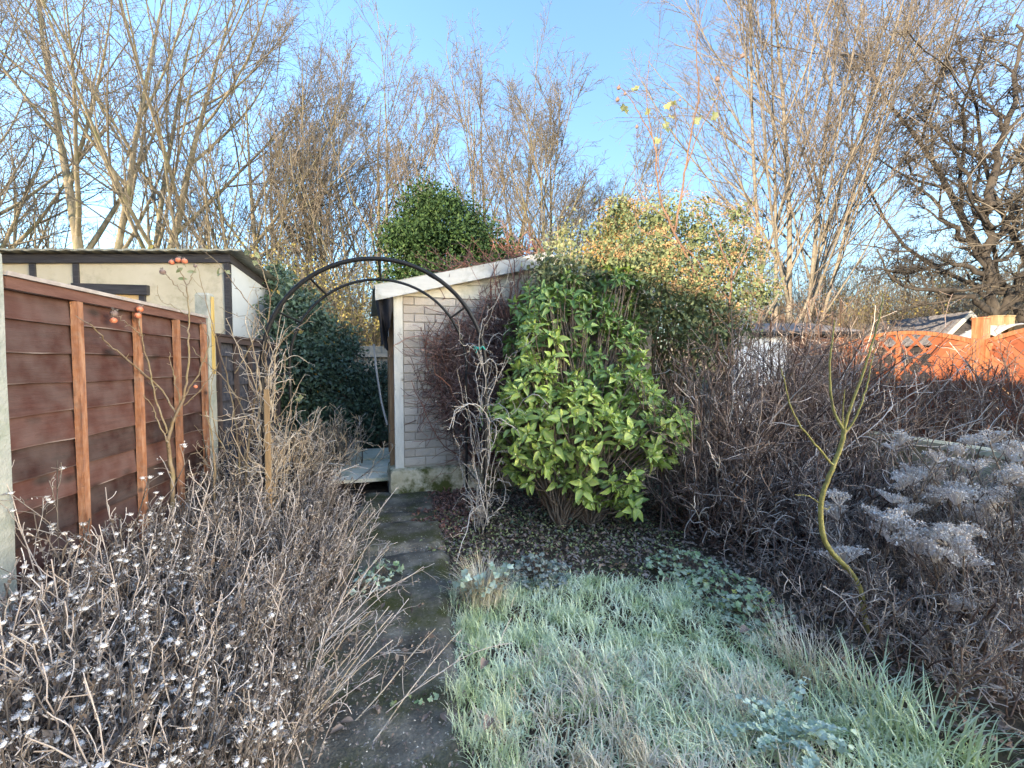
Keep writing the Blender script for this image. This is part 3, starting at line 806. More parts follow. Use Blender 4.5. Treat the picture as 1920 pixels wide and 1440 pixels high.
def wood_post(y, h, label):
    t = thing('fence_post', label, 'post', (OX-.01, y, 0))
    MB().box((-.055, -.058, -.05), (.05, .058, h), wob=.002).build('shaft', M['orangepost'], t, smooth=False)
    MB().box((-.062, -.065, h+.001), (.057, .065, h+.02)).build('cap', M['orangepost'], t, smooth=False)
wood_post(4.325, 1.93, 'square orange post between the two arched fence panels')
wood_post(6.27, 1.80, 'square orange post at the far end of the trellis fence panel')

# low block wall
bw = thing('block_wall', 'low mossy pale block wall below the orange fence', 'wall', (4.42, 0, 0))
MB().box((.012, .9, -.05), (.09, 3.85, .645)).build('mortar_core', M['mortar'], bw, smooth=False)
for r in range(3):
    y = .9 - (.22 if r % 2 else 0)
    while y < 3.84:
        a, b = max(y, .9), min(y+.435, 3.85)
        if b-a > .06:
            MB().box((0, a+.004, r*.217), (.10, b-.004, r*.217+.209), wob=.002).build('block', M['greywall'], bw, smooth=False)
        y += .445
MB().box((-.03, .88, .651), (.13, 3.87, .70), wob=.003).build('coping', M['greywall'], bw, smooth=False)

# low dark roofed outbuilding far right, with a white verge
fo = thing('dark_roofed_shed', 'low shed with a dark corrugated roof and white verge beyond the orange fence', 'shed', tuple(np.append(W(1815, 690, 10.6)[:2], 0)), R_(-10))
RZ, EVZ, HW, LEN = 2.62, 1.95, .78, 4.6
prism([(-HW+.1, 0), (HW-.1, 0), (HW-.1, EVZ), (0, RZ-.12), (-HW+.1, EVZ)], .08, .12).build('gable_wall', M['blacktimber'], fo, smooth=False)
MB().box((-HW+.1, .121, 0), (-HW+.16, LEN, EVZ)).build('wall', M['blacktimber'], fo, smooth=False)
MB().box((HW-.16, .121, 0), (HW-.1, LEN, EVZ)).build('wall', M['blacktimber'], fo, smooth=False)
for s in (-1, 1):
    n = 49
    ys = np.linspace(0, LEN, n); rz_ = .016*(np.arange(n) % 2)
    A_ = np.stack([np.zeros(n), ys, RZ+rz_], 1); B_ = np.stack([np.full(n, s*HW), ys, EVZ-.09+rz_], 1)
    V = np.concatenate([A_, B_, A_-[0,0,.02], B_-[0,0,.02]])
    a_, b_, c_, d_ = [np.arange(n)+k*n for k in range(4)]
    MB().add(V, np.concatenate([strip(a_, b_), strip(b_, d_), strip(d_, c_)])).build('roof', M['slateroof'], fo, smooth=False)
    pts = [(0, RZ-.10), (s*HW, EVZ-.2), (s*HW, EVZ-.08), (0, RZ+.02)]
    prism(pts if s > 0 else [pts[1], pts[0], pts[3], pts[2]], -.03+.002*s, 0.0-.002).build('verge', M['fascia'], fo, smooth=False)
# long low building to its left with gutter
lb = thing('low_outbuilding', 'low brick outbuilding with a dark roof and gutter behind the bare thicket', 'outbuilding', tuple(np.append(W(1430, 690, 10.2)[:2], 0)), R_(-12))
MB().box((0, 0, 0), (1.9, 1.4, 2.08)).build('wall', M['dullbrick'], lb, smooth=False)
MB().box((-.55, -.012, .9), (.52, -.004, 2.04)).build('white_panel', M['whiteboard'], lb, smooth=False)
side_prism([(-.12, 2.09), (1.6, 2.40), (1.6, 2.46), (-.12, 2.15)], -.65, 2.05).build('roof', M['slateroof'], lb, smooth=False)
P = np.linspace((-.65, -.15, 2.07), (2.05, -.15, 2.07), 9)[None]
MB().tubes(P, np.full((1, 9), .05), 8).build('gutter', M['blackmetal'], lb)
MB().box((-.6, .05, 0), (-.001, .12, 2.08)).build('wall', M['whiteboard'], lb, smooth=False)
# two pale posts and a tarpaulin over a frame beyond the fence
for k, px in enumerate((1868, 1889)):
    p = W(px, 600, 9.0)
    t = thing('pale_post', 'pale square wooden post beside the silver tarpaulin', 'post', (p[0], p[1], 0), group='pale posts by the tarpaulin')
    MB().box((-.085, -.07, 0), (.085, .07, 2.34), wob=.004).build('shaft', M['stake'], t, smooth=False)
    MB().box((-.092, -.077, 2.34), (.092, .077, 2.36)).build('cap', M['stake'], t, smooth=False)
p = W(1910, 640, 8.4)
tp = thing('tarpaulin_cover', 'crumpled silver tarpaulin over a frame behind the orange fence', 'tarpaulin', (p[0], p[1], 0), R_(-15))
uu, vv = np.meshgrid(np.linspace(0, 1, 22), np.linspace(0, 1, 18))
zz = 2.10 + .18*uu - .5*np.clip(vv-.65, 0, 1) - .25*np.clip(.12-uu, 0, 1)*6 + .03*vnoise(uu*6, vv*6, 2.2, 5) + .02*vnoise(uu*9, vv*9, 3, 7)
V = np.stack([-.5+2.4*uu, -.1+1.2*vv, zz], -1)
i = np.arange(uu.size).reshape(uu.shape)
F = np.stack([i[:-1,:-1], i[:-1,1:], i[1:,1:], i[1:,:-1]], -1).reshape(-1, 4)
MB().add(V.reshape(-1, 3), F).add((V-[0,0,.01]).reshape(-1, 3), F[:, ::-1]).build('sheet', M['tarp'], tp)
for x in (-.3, 1.7):
    for y in (.05, .7):
        bar((x, y, 0), (x, y, 2.06+.08*(x > 0)), .03, 'leg', M['greytube'], tp)

# ---------------------------------------------------------------- unseen block with a low wing, added and shaped to shade the garden
hs = thing('house', 'two storey brick house with a flat roofed extension beside the garden', 'house', (0, 0, 0))
MB().box((-18, -5, 0), (-8.2, 1.5, 4.8)).build('wall', M['housebrick'], hs, smooth=False)  # added out of view to keep the cream outbuilding front in shade
prism([(-18.3, 4.8), (-7.9, 4.8), (-13, 5.6)], -5.3, 1.8).build('roof', M['rooftile'], hs, smooth=False)
ex = MB().box((-8.198, -8, 0), (-3.1, 2.85, 3.4)).build('extension', M['housebrick'], hs, smooth=False)  # added unseen wing, its straight roof edge shades the shed and orange fence
MB().box((-8.198, -8.1, 3.402), (-3.0, 2.9, 3.56)).build('flat_roof', M['feltgrey'], ex, smooth=False)
for y in (-5.5, -2.2, .6):
    w = MB().box((-3.098, y-.6, 1.0), (-3.05, y+.6, 2.1)).build('window', M['whiteboard'], hs, smooth=False)
    MB().box((-3.049, y-.52, 1.08), (-3.04, y+.52, 2.02)).build('pane', M['glass'], w, smooth=False)
for x in (-16, -13, -9.5):
    for z in (.9, 3.2):
        w = MB().box((x-.6, 1.502, z), (x+.6, 1.55, z+1.2)).build('window', M['whiteboard'], hs, smooth=False)
        MB().box((x-.52, 1.551, z+.08), (x+.52, 1.56, z+1.12)).build('pane', M['glass'], w, smooth=False)

# ================================================================== WOOD BEHIND THE GARDENS
def base(px, Z, z=0.0):
    p = W(px, 690, Z)
    return (float(p[0]), float(p[1]), z)
def tree_parts(root, stems, limbs, l2, l3, l4, bark, twig, tw=.006, up=(.11,.08,.05,.02), ang=((26,48),(24,50),(28,60),(30,65)), wig=(.04,.07,.10,.14), k0=8, t1=(.25,.98), len1=(.42,.70)):
    """stems: (P, R); adds trunk and crown meshes under root"""
    P0, R0 = stems
    P1, R1 = grow(P0, R0, limbs, t1, ang[0], len1, 8, up[0], wig[0], .62, tw*2.2, .55)
    P2, R2 = grow(P1, R1, l2, (.22, 1), ang[1], (.35,.6), 6, up[1], wig[1], .62, tw*1.4, .4)
    P3, R3 = grow(P2, R2, l3, (.2, 1), ang[2], (.35,.65), 4, up[2], wig[2], .65, tw, .4)
    P4, R4 = grow(P3, R3, l4, (.25, 1), ang[3], (.35,.7), 3, up[3], wig[3], .8, tw*.75, .35)
    tr = MB().tubes(P0, R0, k0).tubes(P1, R1, 5)
    tr.build('trunk', bark, root)
    MB().tubes(P2, R2, 4).tubes(P3, R3, 3).tubes(P4, R4, 3).build('crown', twig, root)
    return (P1, R1, P2, R2, P3, R3)
def stems_of(specs, H, r0, wig=.03, up=.04, n=12):
    p = np.array([[s[0], s[1], -.1] for s in specs], float)
    d = np.array([[s[2], s[3], 1.0] for s in specs], float)
    L = np.array([H*s[4] for s in specs])
    return walk(p, d, L, n, up, wig, np.array([r0*s[5] for s in specs]), .012)

# big spreading trees behind the cream outbuilding
t = thing('bare_ash_tree', 'big bare tree with many ascending limbs behind the cream outbuilding', 'tree', base(165, 13.0))
tree_parts(t, stems_of([(0,0,-.05,.1,1,1),(-.15,.1,-.42,.1,.95,.8),(.1,0,.16,0,.98,.7),(-.3,0,-.75,-.1,.85,.6)], 15, .19), 9, 8, 6, 4, M['bark'], M['twig'], .0052)
t2 = thing('bare_ash_tree', 'bare tree forking low into two limbs leaning right behind the outbuilding roof', 'tree', base(225, 14.0))
tree_parts(t2, stems_of([(0,0,.42,0,.95,1),(.05,0,.15,.1,1,.75),(.15,0,.7,-.05,.8,.7)], 14.5, .17), 10, 8, 6, 4, M['bark'], M['twig'], .0052)
t3 = thing('bare_lime_tree', 'bare tree with a dense upright oval crown behind the pale outbuilding side', 'tree', base(490, 15.0))
tree_parts(t3, stems_of([(0,0,.02,0,1,1),(.1,0,.16,0,.95,.7),(-.1,0,-.15,0,.93,.6),(.2,.1,.30,0,.85,.5),(-.2,.1,-.28,0,.85,.5)], 10.6, .13), 10, 7, 6, 3, M['bark'], M['twig'], .005, t1=(.15,.97))
t4 = thing('bare_lime_tree', 'slender bare tree with a forked trunk seen above the top of the arch', 'tree', base(705, 15.0))
tree_parts(t4, stems_of([(0,0,-.06,0,1,1),(.08,0,.10,0,.98,.8),(-.2,0,-.24,0,.93,.6),(.2,.1,.26,0,.93,.6),(.1,.2,.4,.1,.8,.45),(-.1,.2,-.38,.1,.8,.45)], 10.3, .12), 9, 7, 6, 3, M['bark'], M['twigred'], .005, t1=(.22,.97))
t5 = thing('bare_lime_tree', 'bare fan shaped tree rising behind the dark green evergreen', 'tree', base(915, 15.5))
tree_parts(t5, stems_of([(0,0,.0,0,1,1),(.12,0,.16,0,.98,.8),(-.12,0,-.17,0,.95,.7),(.2,0,.33,0,.9,.55),(-.2,.1,-.33,0,.9,.55),(.1,.1,.5,0,.75,.4)], 10.3, .12), 9, 7, 6, 3, M['bark'], M['twigred'], .005, t1=(.2,.97))
t6 = thing('ivy_clad_tree', 'bare tree with ivy climbing its leaning trunk behind the shed roof', 'tree', base(1035, 14.5))
s6 = stems_of([(0,0,.02,0,1,1),(.25,0,.34,0,.95,.8),(.1,0,.6,0,.72,.5),(-.2,0,-.05,0,.95,.6)], 8.2, .13)
tree_parts(t6, s6, 13, 8, 7, 4, M['bark'], M['twig'], .0052, t1=(.2,.97))
def leaf_cloud(pos, size, nrm_dir=None, tpl=LEAF_S, droop=.3):
    n = len(pos)
    nn = rng.normal(size=(n, 3)) + np.array([0, 0, .6])
    if nrm_dir is not None: nn = nn*.8 + nrm_dir*1.3
    axx = rng.normal(size=(n, 3)) + np.array([0, 0, -droop])
    return place(*tpl, pos, axx, nn, rng.uniform(.6, 1.25, n)*size)
P0, R0 = s6
pp = []
for b_, lo, hi, cnt in ((1, .05, .58, 2600), (0, .02, .40, 1500)):
    tt = rng.uniform(lo, hi, cnt)*(P0.shape[1]-1); i0 = tt.astype(int); f = (tt-i0)[:, None]
    c = P0[b_, i0]*(1-f)+P0[b_, i0+1]*f
    pp.append(c + rng.normal(0, .17, (cnt, 3))*(1.15-.8*(tt/11))[:, None])
MB().add(*leaf_cloud(np.concatenate(pp), .13)).build('ivy', M['ivy'], t6)

copy_thing(t2, base(-40, 13.5), 2.2, 1.0, 'bare tree with long spreading limbs beyond the far end of the outbuilding roof')
copy_thing(t5, base(600, 17.5), 2.0, 1.08, 'bare fan crowned tree in the wood left of the slender forked tree')
# birch clump
bt = thing('birch_tree', 'tall multi stemmed pale birch behind the brown seed head shrub', 'tree', base(1480, 12.0))
tree_parts(bt, stems_of([(0,0,.0,0,1,1),(-.55,.2,-.04,0,.98,.8),(-.2,.1,-.02,.05,.95,.7),(.2,0,.12,0,1,.8),(.1,.3,.26,0,.95,.6),(.05,-.1,.34,0,.9,.6)], 13.5, .085, wig=.02), 17, 7, 6, 4, M['birch'], M['twigred'], .0045, up=(.06,.04,.01,-.01), ang=((24,48),(20,42),(24,50),(28,60)), t1=(.14,.97), len1=(.34,.58))
# dark gnarled tree on the right
dk = thing('gnarled_tree', 'dark gnarled old fruit tree with crooked spreading boughs beyond the dark roofed shed', 'tree', base(1868, 9.5))
def px_cane(pts, Z, r0, r1, n=14):
    """a crooked bough through photo pixels at depth Z"""
    pts = np.array(pts, float)
    t = np.linspace(0, len(pts)-1, n); k = np.clip(t.astype(int), 0, len(pts)-2); f_ = (t-k)[:, None]
    w = np.array([W(a, b, Z) for a, b in pts])
    return w[k]*(1-f_)+w[k+1]*f_ + rng.normal(0, .02, (n, 3))*np.array([1, 3, 1]), np.linspace(r0, r1, n)
bg_ = [([(1872,690),(1870,600),(1855,530),(1850,450),(1858,380)], .15, .09), ([(1858,390),(1868,300),(1890,210),(1905,120),(1918,40)], .11, .03),
       ([(1860,590),(1820,560),(1770,545),(1720,545),(1670,520),(1640,470)], .10, .02), ([(1855,520),(1820,500),(1775,495),(1700,515),(1640,505)], .08, .02),
       ([(1866,600),(1895,560),(1905,525),(1940,500),(1990,480)], .10, .03), ([(1852,470),(1800,440),(1760,400),(1730,340),(1700,300)], .08, .02),
       ([(1856,400),(1820,340),(1790,280),(1740,230),(1690,200)], .06, .015), ([(1862,340),(1880,320),(1930,290),(1990,250)], .06, .02),
       ([(1890,560),(1930,600),(1980,590)], .06, .02), ([(1880,250),(1850,200),(1830,140),(1790,90)], .05, .012), ([(1852,450),(1890,430),(1940,380),(1980,350)], .07, .02),
       ([(1855,500),(1905,470),(1950,440)], .06, .02), ([(1850,430),(1835,380),(1832,300),(1815,230)], .05, .012)]
PB = [px_cane(p_, 9.5, r0_, r1_) for p_, r0_, r1_ in bg_]
P0 = np.array([q_[0] for q_ in PB]) - np.array(dk.location); R0 = np.array([q_[1] for q_ in PB])*.72
P0[..., 2] = np.maximum(P0[..., 2], -.1)
tree_parts(dk, (P0, R0), 9, 8, 7, 4, M['darkbark'], M['darkbark'], .0042, up=(.04,.03,.02,.02), ang=((35,75),(30,70),(30,75),(30,75)), wig=(.14,.17,.2,.22), t1=(.25,1), len1=(.2,.5))
dk2 = thing('gnarled_tree', 'tall dark bare tree with outstretched branches at the edge of the neighbour garden', 'tree', base(2010, 10.5))
tree_parts(dk2, stems_of([(0,0,-.12,0,1,1),(0,0,-.42,0,.85,.7),(0,0,.2,0,.9,.7)], 11, .14, wig=.07), 13, 7, 6, 4, M['darkbark'], M['twig'], .0055, up=(.03,.03,.02,.02), ang=((40,75),(30,65),(30,70),(30,70)), wig=(.1,.12,.15,.18), t1=(.2,1), len1=(.4,.65))

# thin trees of the wood, copies of three kinds
def pole_tree(H, r, seed_stems, limbs, l2, l3, bark, twig, label, group, loc):
    t = thing('bare_sapling', label, 'tree', loc, group=group)
    P0, R0 = stems_of(seed_stems, H, r, wig=.035, up=.05)
    P1, R1 = grow(P0, R0, limbs, (.12, .98), (18, 45), (.14, .34), 6, .08, .08, .5, .009, .5)
    P2, R2 = grow(P1, R1, l2, (.2, 1), (25, 50), (.35, .6), 4, .05, .12, .65, .006, .4)
    P3, R3 = grow(P2, R2, l3, (.2, 1), (25, 55), (.4, .7), 3, .04, .14, .8, .005, .4)
    MB().tubes(P0, R0, 6).tubes(P1, R1, 4).build('trunk', bark, t)
    MB().tubes(P2, R2, 3).tubes(P3, R3, 3).build('crown', twig, t)
    return t
LS, GS = 'thin bare sapling among the trunks of the wood behind the gardens', 'saplings of the wood'
poles = [pole_tree(8.5, .075, [(0,0,.03,0,1,1),(.2,.1,.1,0,.9,.7)], 15, 5, 4, M['bark'], M['twig'], LS, GS, base(300, 17)),
         pole_tree(9.5, .08, [(0,0,-.04,0,1,1)], 20, 5, 4, M['bark'], M['twigred'], LS, GS, base(420, 16)),
         pole_tree(7.0, .06, [(0,0,.0,0,1,1),(-.2,0,-.12,0,.95,.9),(.15,0,.14,0,.9,.8)], 10, 5, 4, M['bark'], M['twig'], LS, GS, base(600, 16))]
for px, Z, k, s in [(-60,16,0,1.15),(10,19,1,1.2),(60,15,2,1.1),(95,21,1,1.15),(260,20,1,1.1),(335,18,2,1.2),(375,22,0,1.15),(470,23,1,1.1),(555,21,1,1.0),(620,20,1,1.05),(665,24,0,1.2),(760,16,2,.95),(800,21,0,1.0),(870,22,1,1.05),(960,19,0,.95),(990,23,1,1.0),(1090,20,2,.9),(1130,24,0,.8),(1330,19,2,.75),(1390,22,1,.8),(1560,20,0,.85),(1620,24,2,.9),(1700,21,1,.75),(1760,19,2,.7),(-130,14,0,1.3),(190,24,2,1.3),(570,25,2,1.3),(350,26,1,1.35),(130,27,0,1.3),(1450,17,2,.8),(2000,18,1,1)]:
    copy_thing(poles[k], base(px, Z), random.uniform(0, 6.28), s*random.uniform(.93, 1.07))

# brush: low dense twiggy bushes of the wood edge
def bush_mesh(n, H, spread, bark, twig, leafm=None, nleaf=0, lsize=.06, tw=.005, n2=6, n3=6):
    p = np.c_[rng.normal(0, spread*.22, n), rng.normal(0, spread*.22, n), np.full(n, -.05)]
    a = rng.uniform(0, 6.28, n); l = np.abs(rng.normal(0, .35, n))
    P1, R1 = walk(p, np.c_[np.cos(a)*l, np.sin(a)*l, np.ones(n)], H*rng.uniform(.6, 1.05, n), 8, .03, .1, .018, .006)
    P2, R2 = grow(P1, R1, n2, (.2, 1), (20, 55), (.25, .5), 5, .05, .14, .6, tw, .4)
    P3, R3 = grow(P2, R2, n3, (.15, 1), (25, 60), (.35, .7), 3, .03, .16, .8, tw*.8, .3)
    a_ = MB().tubes(P1, R1, 4); b_ = MB().tubes(P2, R2, 3).tubes(P3, R3, 3)
    c_ = None
    if nleaf:
        q = P3[:, 1:].reshape(-1, 3); q = q[rng.integers(0, len(q), nleaf)]
        c_ = MB().add(*leaf_cloud(q + rng.normal(0, .04, q.shape), lsize))
    return a_, b_, c_
def bush(name, label, cat, loc, parts, bark, twig, leafm=None, group=None, rz=0):
    t = thing(name, label, cat, loc, rz, group)
    parts[0].build('stems', bark, t); parts[1].build('twigs', twig, t)
    if parts[2] is not None: parts[2].build('leaves', leafm, t)
    return t
LB, GB = 'dense bare twiggy bush at the sunlit edge of the wood on the right', 'twiggy bushes at the wood edge'
b1 = bush('twiggy_bush', LB, 'bush', base(1650, 14), bush_mesh(46, 4.6, 2.2, None, None, 1, 700, .09), M['bark'], M['twigred'], M['undergrowth'], GB)
b2 = bush('twiggy_bush', LB, 'bush', base(1780, 15), bush_mesh(52, 4.2, 2.4, None, None, 1, 420, .08), M['bark'], M['twig'], M['yellowleaf'], GB)
for px, Z, k, s in [(1400,14,1,.9),(1470,16,0,1),(1540,15,1,1),(1600,17,0,1.05),(1700,17,1,1.1),(1740,14,0,.95),(1830,17,0,1.1),(1880,15,1,1.05),(1930,16,0,1.1),(1990,15,1,1),(1340,15,0,.85),(1500,13,1,.8),(1580,13.5,0,.75),(1840,13.5,1,.85)]:
    copy_thing((b1, b2)[k], base(px, Z), random.uniform(0, 6.28), s)
LU, GU = 'leafy yellowing undergrowth bush between the wood trunks beyond the arch', 'yellowing undergrowth bushes'
u1 = bush('undergrowth_bush', LU, 'bush', base(560, 12.5), bush_mesh(34, 4.0, 1.7, None, None, 1, 2200, .085), M['bark'], M['twig'], M['undergrowth'], GU)
for px, Z, s in [(500,13,1.1),(620,13.5,1.0),(680,12.5,.95),(730,14,.9),(450,12,1.0),(595,16,1.25),(660,17,1.2),(1120,13,.75),(985,14,.8),(30,13,.95),(-60,14,1.1),(340,15,.9)]:
    copy_thing(u1, base(px, Z), random.uniform(0, 6.28), s)

# ================================================================== LEAFY MASSES
def lobes_px(spec):
    """(px, py, rx px, ry px, Z, depth radius) -> centre, radii in metres"""
    out = []
    for px, py, rx, ry, Z, rd in spec:
        out.append((W(px, py, Z), np.array([rx*Z/FPX, rd, ry*Z/FPX])))
    return out
def lobe_points(lobes, n, shell=(.72, 1.04), seed=None):
    w = np.array([(r[0]*r[2]) for c, r in lobes]); w = w/w.sum()
    k = rng.choice(len(lobes), n, p=w)
    d = nrm(rng.normal(size=(n, 3)))
    c = np.array([l[0] for l in lobes])[k]; r = np.array([l[1] for l in lobes])[k]
    rad = rng.uniform(*shell, n)[:, None]*(1 + .12*np.sin(d[:, :1]*7+d[:, 2:]*5+k[:, None]))
    ca, sa = math.cos(-YAW), math.sin(-YAW)
    off = d*r*rad
    off = np.c_[off[:, 0]*ca - off[:, 1]*sa, off[:, 0]*sa + off[:, 1]*ca, off[:, 2]]
    return c + off, nrm(np.c_[d[:, 0]*ca - d[:, 1]*sa, d[:, 0]*sa + d[:, 1]*ca, d[:, 2]])
def leafy(root, lobes, nclump, per, size, m, spread, tpl=LEAF_S, shell=(.72, 1.04), name='foliage', droop=.3, zmin=.05):
    c, d = lobe_points(lobes, nclump, shell)
    p = np.repeat(c, per, 0) + rng.normal(0, spread, (nclump*per, 3))
    p = p[p[:, 2] > zmin] if zmin is not None else p
    dd = np.repeat(d, per, 0)[:len(p)]
    V, F, A = leaf_cloud(p, size, dd, tpl, droop)
    return MB().add(V - np.array(root.location), F, A).build(name, m, root)
def stems_to(root, basepts, targets, r0, m, n=9, k=4, name='stems', sag=.0):
    """curved stems from the base to each target"""
    B = len(targets)
    b = np.asarray(basepts)[rng.integers(0, len(basepts), B)]
    t = np.linspace(0, 1, n)[None, :, None]
    P = b[:, None]*(1-t) + targets[:, None]*t
    P[..., 2] += (np.sin(t[..., 0]*math.pi)*.12*np.linalg.norm((targets-b)[:, :2], axis=1)[:, None])
    P[:, 1:-1] += rng.normal(0, .012, P[:, 1:-1].shape)
    R = np.linspace(r0, r0*.3, n)[None]*np.ones((B, 1))
    return MB().tubes(P - np.array(root.location), R, k).build(name, m, root)

# dark green evergreen dome
ev = thing('evergreen_tree', 'rounded dark green evergreen tree showing above the shed roof', 'tree', base(830, 11.0))
el = lobes_px([(820,420,70,48,11,1.0),(785,455,56,42,11,1.0),(880,450,58,40,11,1.0),(830,480,105,48,11,1.3),(800,395,45,28,11,.7),(930,482,26,22,11,.5),(850,540,120,70,11.2,1.4),(775,545,50,50,11.2,1)])
for k_ in range(34):                                   # ragged outline: small sprays standing out of the dome
    c_, r_ = el[k_ % 7]
    d_ = nrm(rng.normal(size=3)); d_[2] = abs(d_[2])
    el.append((c_ + d_*r_*rng.uniform(.9, 1.12), np.array([.22, .22, .16])*rng.uniform(.6, 1.5)))
leafy(ev, el, 1500, 24, .085, M['evergreen'], .15, shell=(.45, 1.10))
P0, R0 = walk(np.array([[0,0,-.1],[.1,0,-.1]]), [[-.05,0,1],[.15,0,1]], 3.8, 8, .02, .04, .14, .03)
P1, R1 = grow(P0, R0, 12, (.3, 1), (40, 70), (.3, .5), 5, .05, .1, .5, .012)
MB().tubes(P0, R0, 8).tubes(P1, R1, 4).build('trunk', M['bark'], ev)

# dark ivy hedge behind the arch
hd = thing('ivy_hedge', 'dark green ivy covered hedge seen through the black arch', 'hedge', base(600, 7.2))
hl = lobes_px([(560,600,52,60,6.6,.5),(545,690,55,75,6.3,.5),(590,700,60,70,7.0,.6),(650,760,75,70,7.6,.6),(620,650,55,50,8.0,.6),(700,740,45,60,8.2,.6),(590,790,60,55,6.6,.45),(680,800,55,45,7.4,.5),(530,560,32,32,7.0,.4),(560,830,50,40,6.0,.4)])
leafy(hd, hl, 3600, 8, .075, M['hedge'], .08, shell=(.55, 1.05))
cpts, _ = lobe_points(hl, 120, (.2, .9))
stems_to(hd, np.c_[cpts[:, 0]+rng.normal(0,.15,120), cpts[:, 1]+rng.normal(0,.1,120), np.zeros(120)], cpts, .02, M['stem'])
yp, _ = lobe_points(hl[:3], 90, (.95, 1.1))
MB().add(*[x if i else x-np.array(hd.location) for i, x in enumerate(leaf_cloud(yp, .075))]).build('yellow_leaves', M['yellowleaf'], hd)
# ivy on the outbuilding corner
iv = thing('ivy_bush', 'dark ivy clinging to the far end of the pale outbuilding side wall', 'ivy', base(505, 7.6))
il = lobes_px([(505,560,24,50,7.6,.35),(515,620,26,60,7.4,.35),(498,690,22,60,7.0,.3),(522,520,22,22,8.2,.3)])
leafy(iv, il, 520, 8, .09, M['hedge'], .06, shell=(.4, 1.05))
cp_, _ = lobe_points(il, 30, (.2, .9))
stems_to(iv, np.c_[cp_[:, 0], cp_[:, 1], np.zeros(30)], cp_, .02, M['stem'])

# viburnum hedge with brown seed heads
vb = thing('viburnum_bush', 'tall green shrub covered in brown seed heads behind the bright laurel', 'shrub', base(1260, 6.9))
vl = lobes_px([(1250,440,95,70,7.0,.8),(1180,450,60,60,6.8,.6),(1320,470,80,70,6.9,.7),(1230,530,110,80,6.6,.8),(1340,560,75,80,6.5,.6),(1160,540,55,70,6.5,.6),(1270,640,110,90,6.4,.7),(1390,500,45,50,6.9,.5),(1175,530,65,55,5.0,.35),(1255,575,75,65,5.1,.4),(1125,510,40,45,5.0,.25),(1320,610,60,60,5.2,.4),(1210,470,60,45,5.6,.35)])
for k_ in range(40):
    c_, r_ = vl[k_ % 12]
    d_ = nrm(rng.normal(size=3)); d_[2] = abs(d_[2])
    vl.append((c_ + d_*r_*rng.uniform(.9, 1.12), np.array([.17, .17, .15])*rng.uniform(.6, 1.5)))
leafy(vb, vl, 4200, 6, .06, M['viburnum'], .06, shell=(.6, 1.03))
sp, sdir = lobe_points(vl, 1250, (1.0, 1.14))
keep = (sdir[:, 2] > -.25); sp = sp[keep]
q = np.repeat(sp, 30, 0); q = q + rng.normal(0, 1, q.shape)*np.array([.045, .045, .02])
V, F, A = leaf_cloud(q, .024)
MB().add(V-np.array(vb.location), F, A).build('seed_heads', M['seedhead'], vb)
cp_, _ = lobe_points(vl, 70, (.2, .95))
stems_to(vb, np.c_[cp_[:, 0]*.6+vb.location.x*.4, cp_[:, 1]*.6+vb.location.y*.4, np.zeros(70)], cp_, .022, M['stem'])
yl = lobes_px([(1118,478,22,26,6.9,.25),(1145,440,26,30,6.9,.3),(1170,405,28,24,7.0,.3)])
leafy(vb, yl, 60, 12, .06, M['yellowleaf'], .07, shell=(.2, 1.05), name='yellow_leaves')

# thin leafy climber beside the shed gable
cl = thing('leafy_climber', 'thin pale green leafy climber rising past the shed gable', 'climber', (float(W(1045,700,5.6)[0]), float(W(1045,700,5.6)[1]), 0))
ll = lobes_px([(1035,520,42,55,4.75,.2),(1080,500,40,45,4.8,.2),(1035,500,38,55,4.8,.2),(1060,450,26,45,5.6,.2),(1010,560,45,40,5.2,.25),(1080,540,40,50,5.4,.25)])
leafy(cl, ll, 520, 5, .055, M['roseleaf'], .06, shell=(.1, 1.1))
cp_, _ = lobe_points(ll, 60, (.4, 1.15))
stems_to(cl, [np.array([cl.location.x+dx, cl.location.y, 0]) for dx in (-.1, 0, .1)], cp_, .009, M['drytan'])

# ---------------------------------------------------------------- bright laurel in the middle
lr = thing('laurel_bush', 'bright yellow green broad leaved laurel bush in front of the shed', 'shrub', tuple(G(1080, 985)))
LR0 = np.array(lr.location)
ll_front = lobes_px([(985,820,68,75,4.05,.40),(1060,800,80,80,4.0,.45),(1135,850,85,75,3.9,.42),(1210,800,75,62,4.05,.40),(1000,730,58,62,4.15,.38),(1010,650,44,50,4.25,.32),(1195,715,30,52,4.15,.22),(1105,760,70,70,4.25,.4),(1110,905,66,34,3.85,.28),(1185,935,36,18,3.75,.16),(940,790,30,40,4.1,.22),(1255,795,40,40,4.1,.25),(1010,875,45,40,3.95,.28)])
ll_back = lobes_px([(1010,580,48,52,4.5,.32),(1085,620,66,66,4.6,.40),(1150,630,45,50,4.7,.3),(1120,690,75,70,4.55,.4),(1060,560,50,40,4.8,.3),(990,640,40,60,4.5,.25),(1150,545,45,40,4.9,.3)])
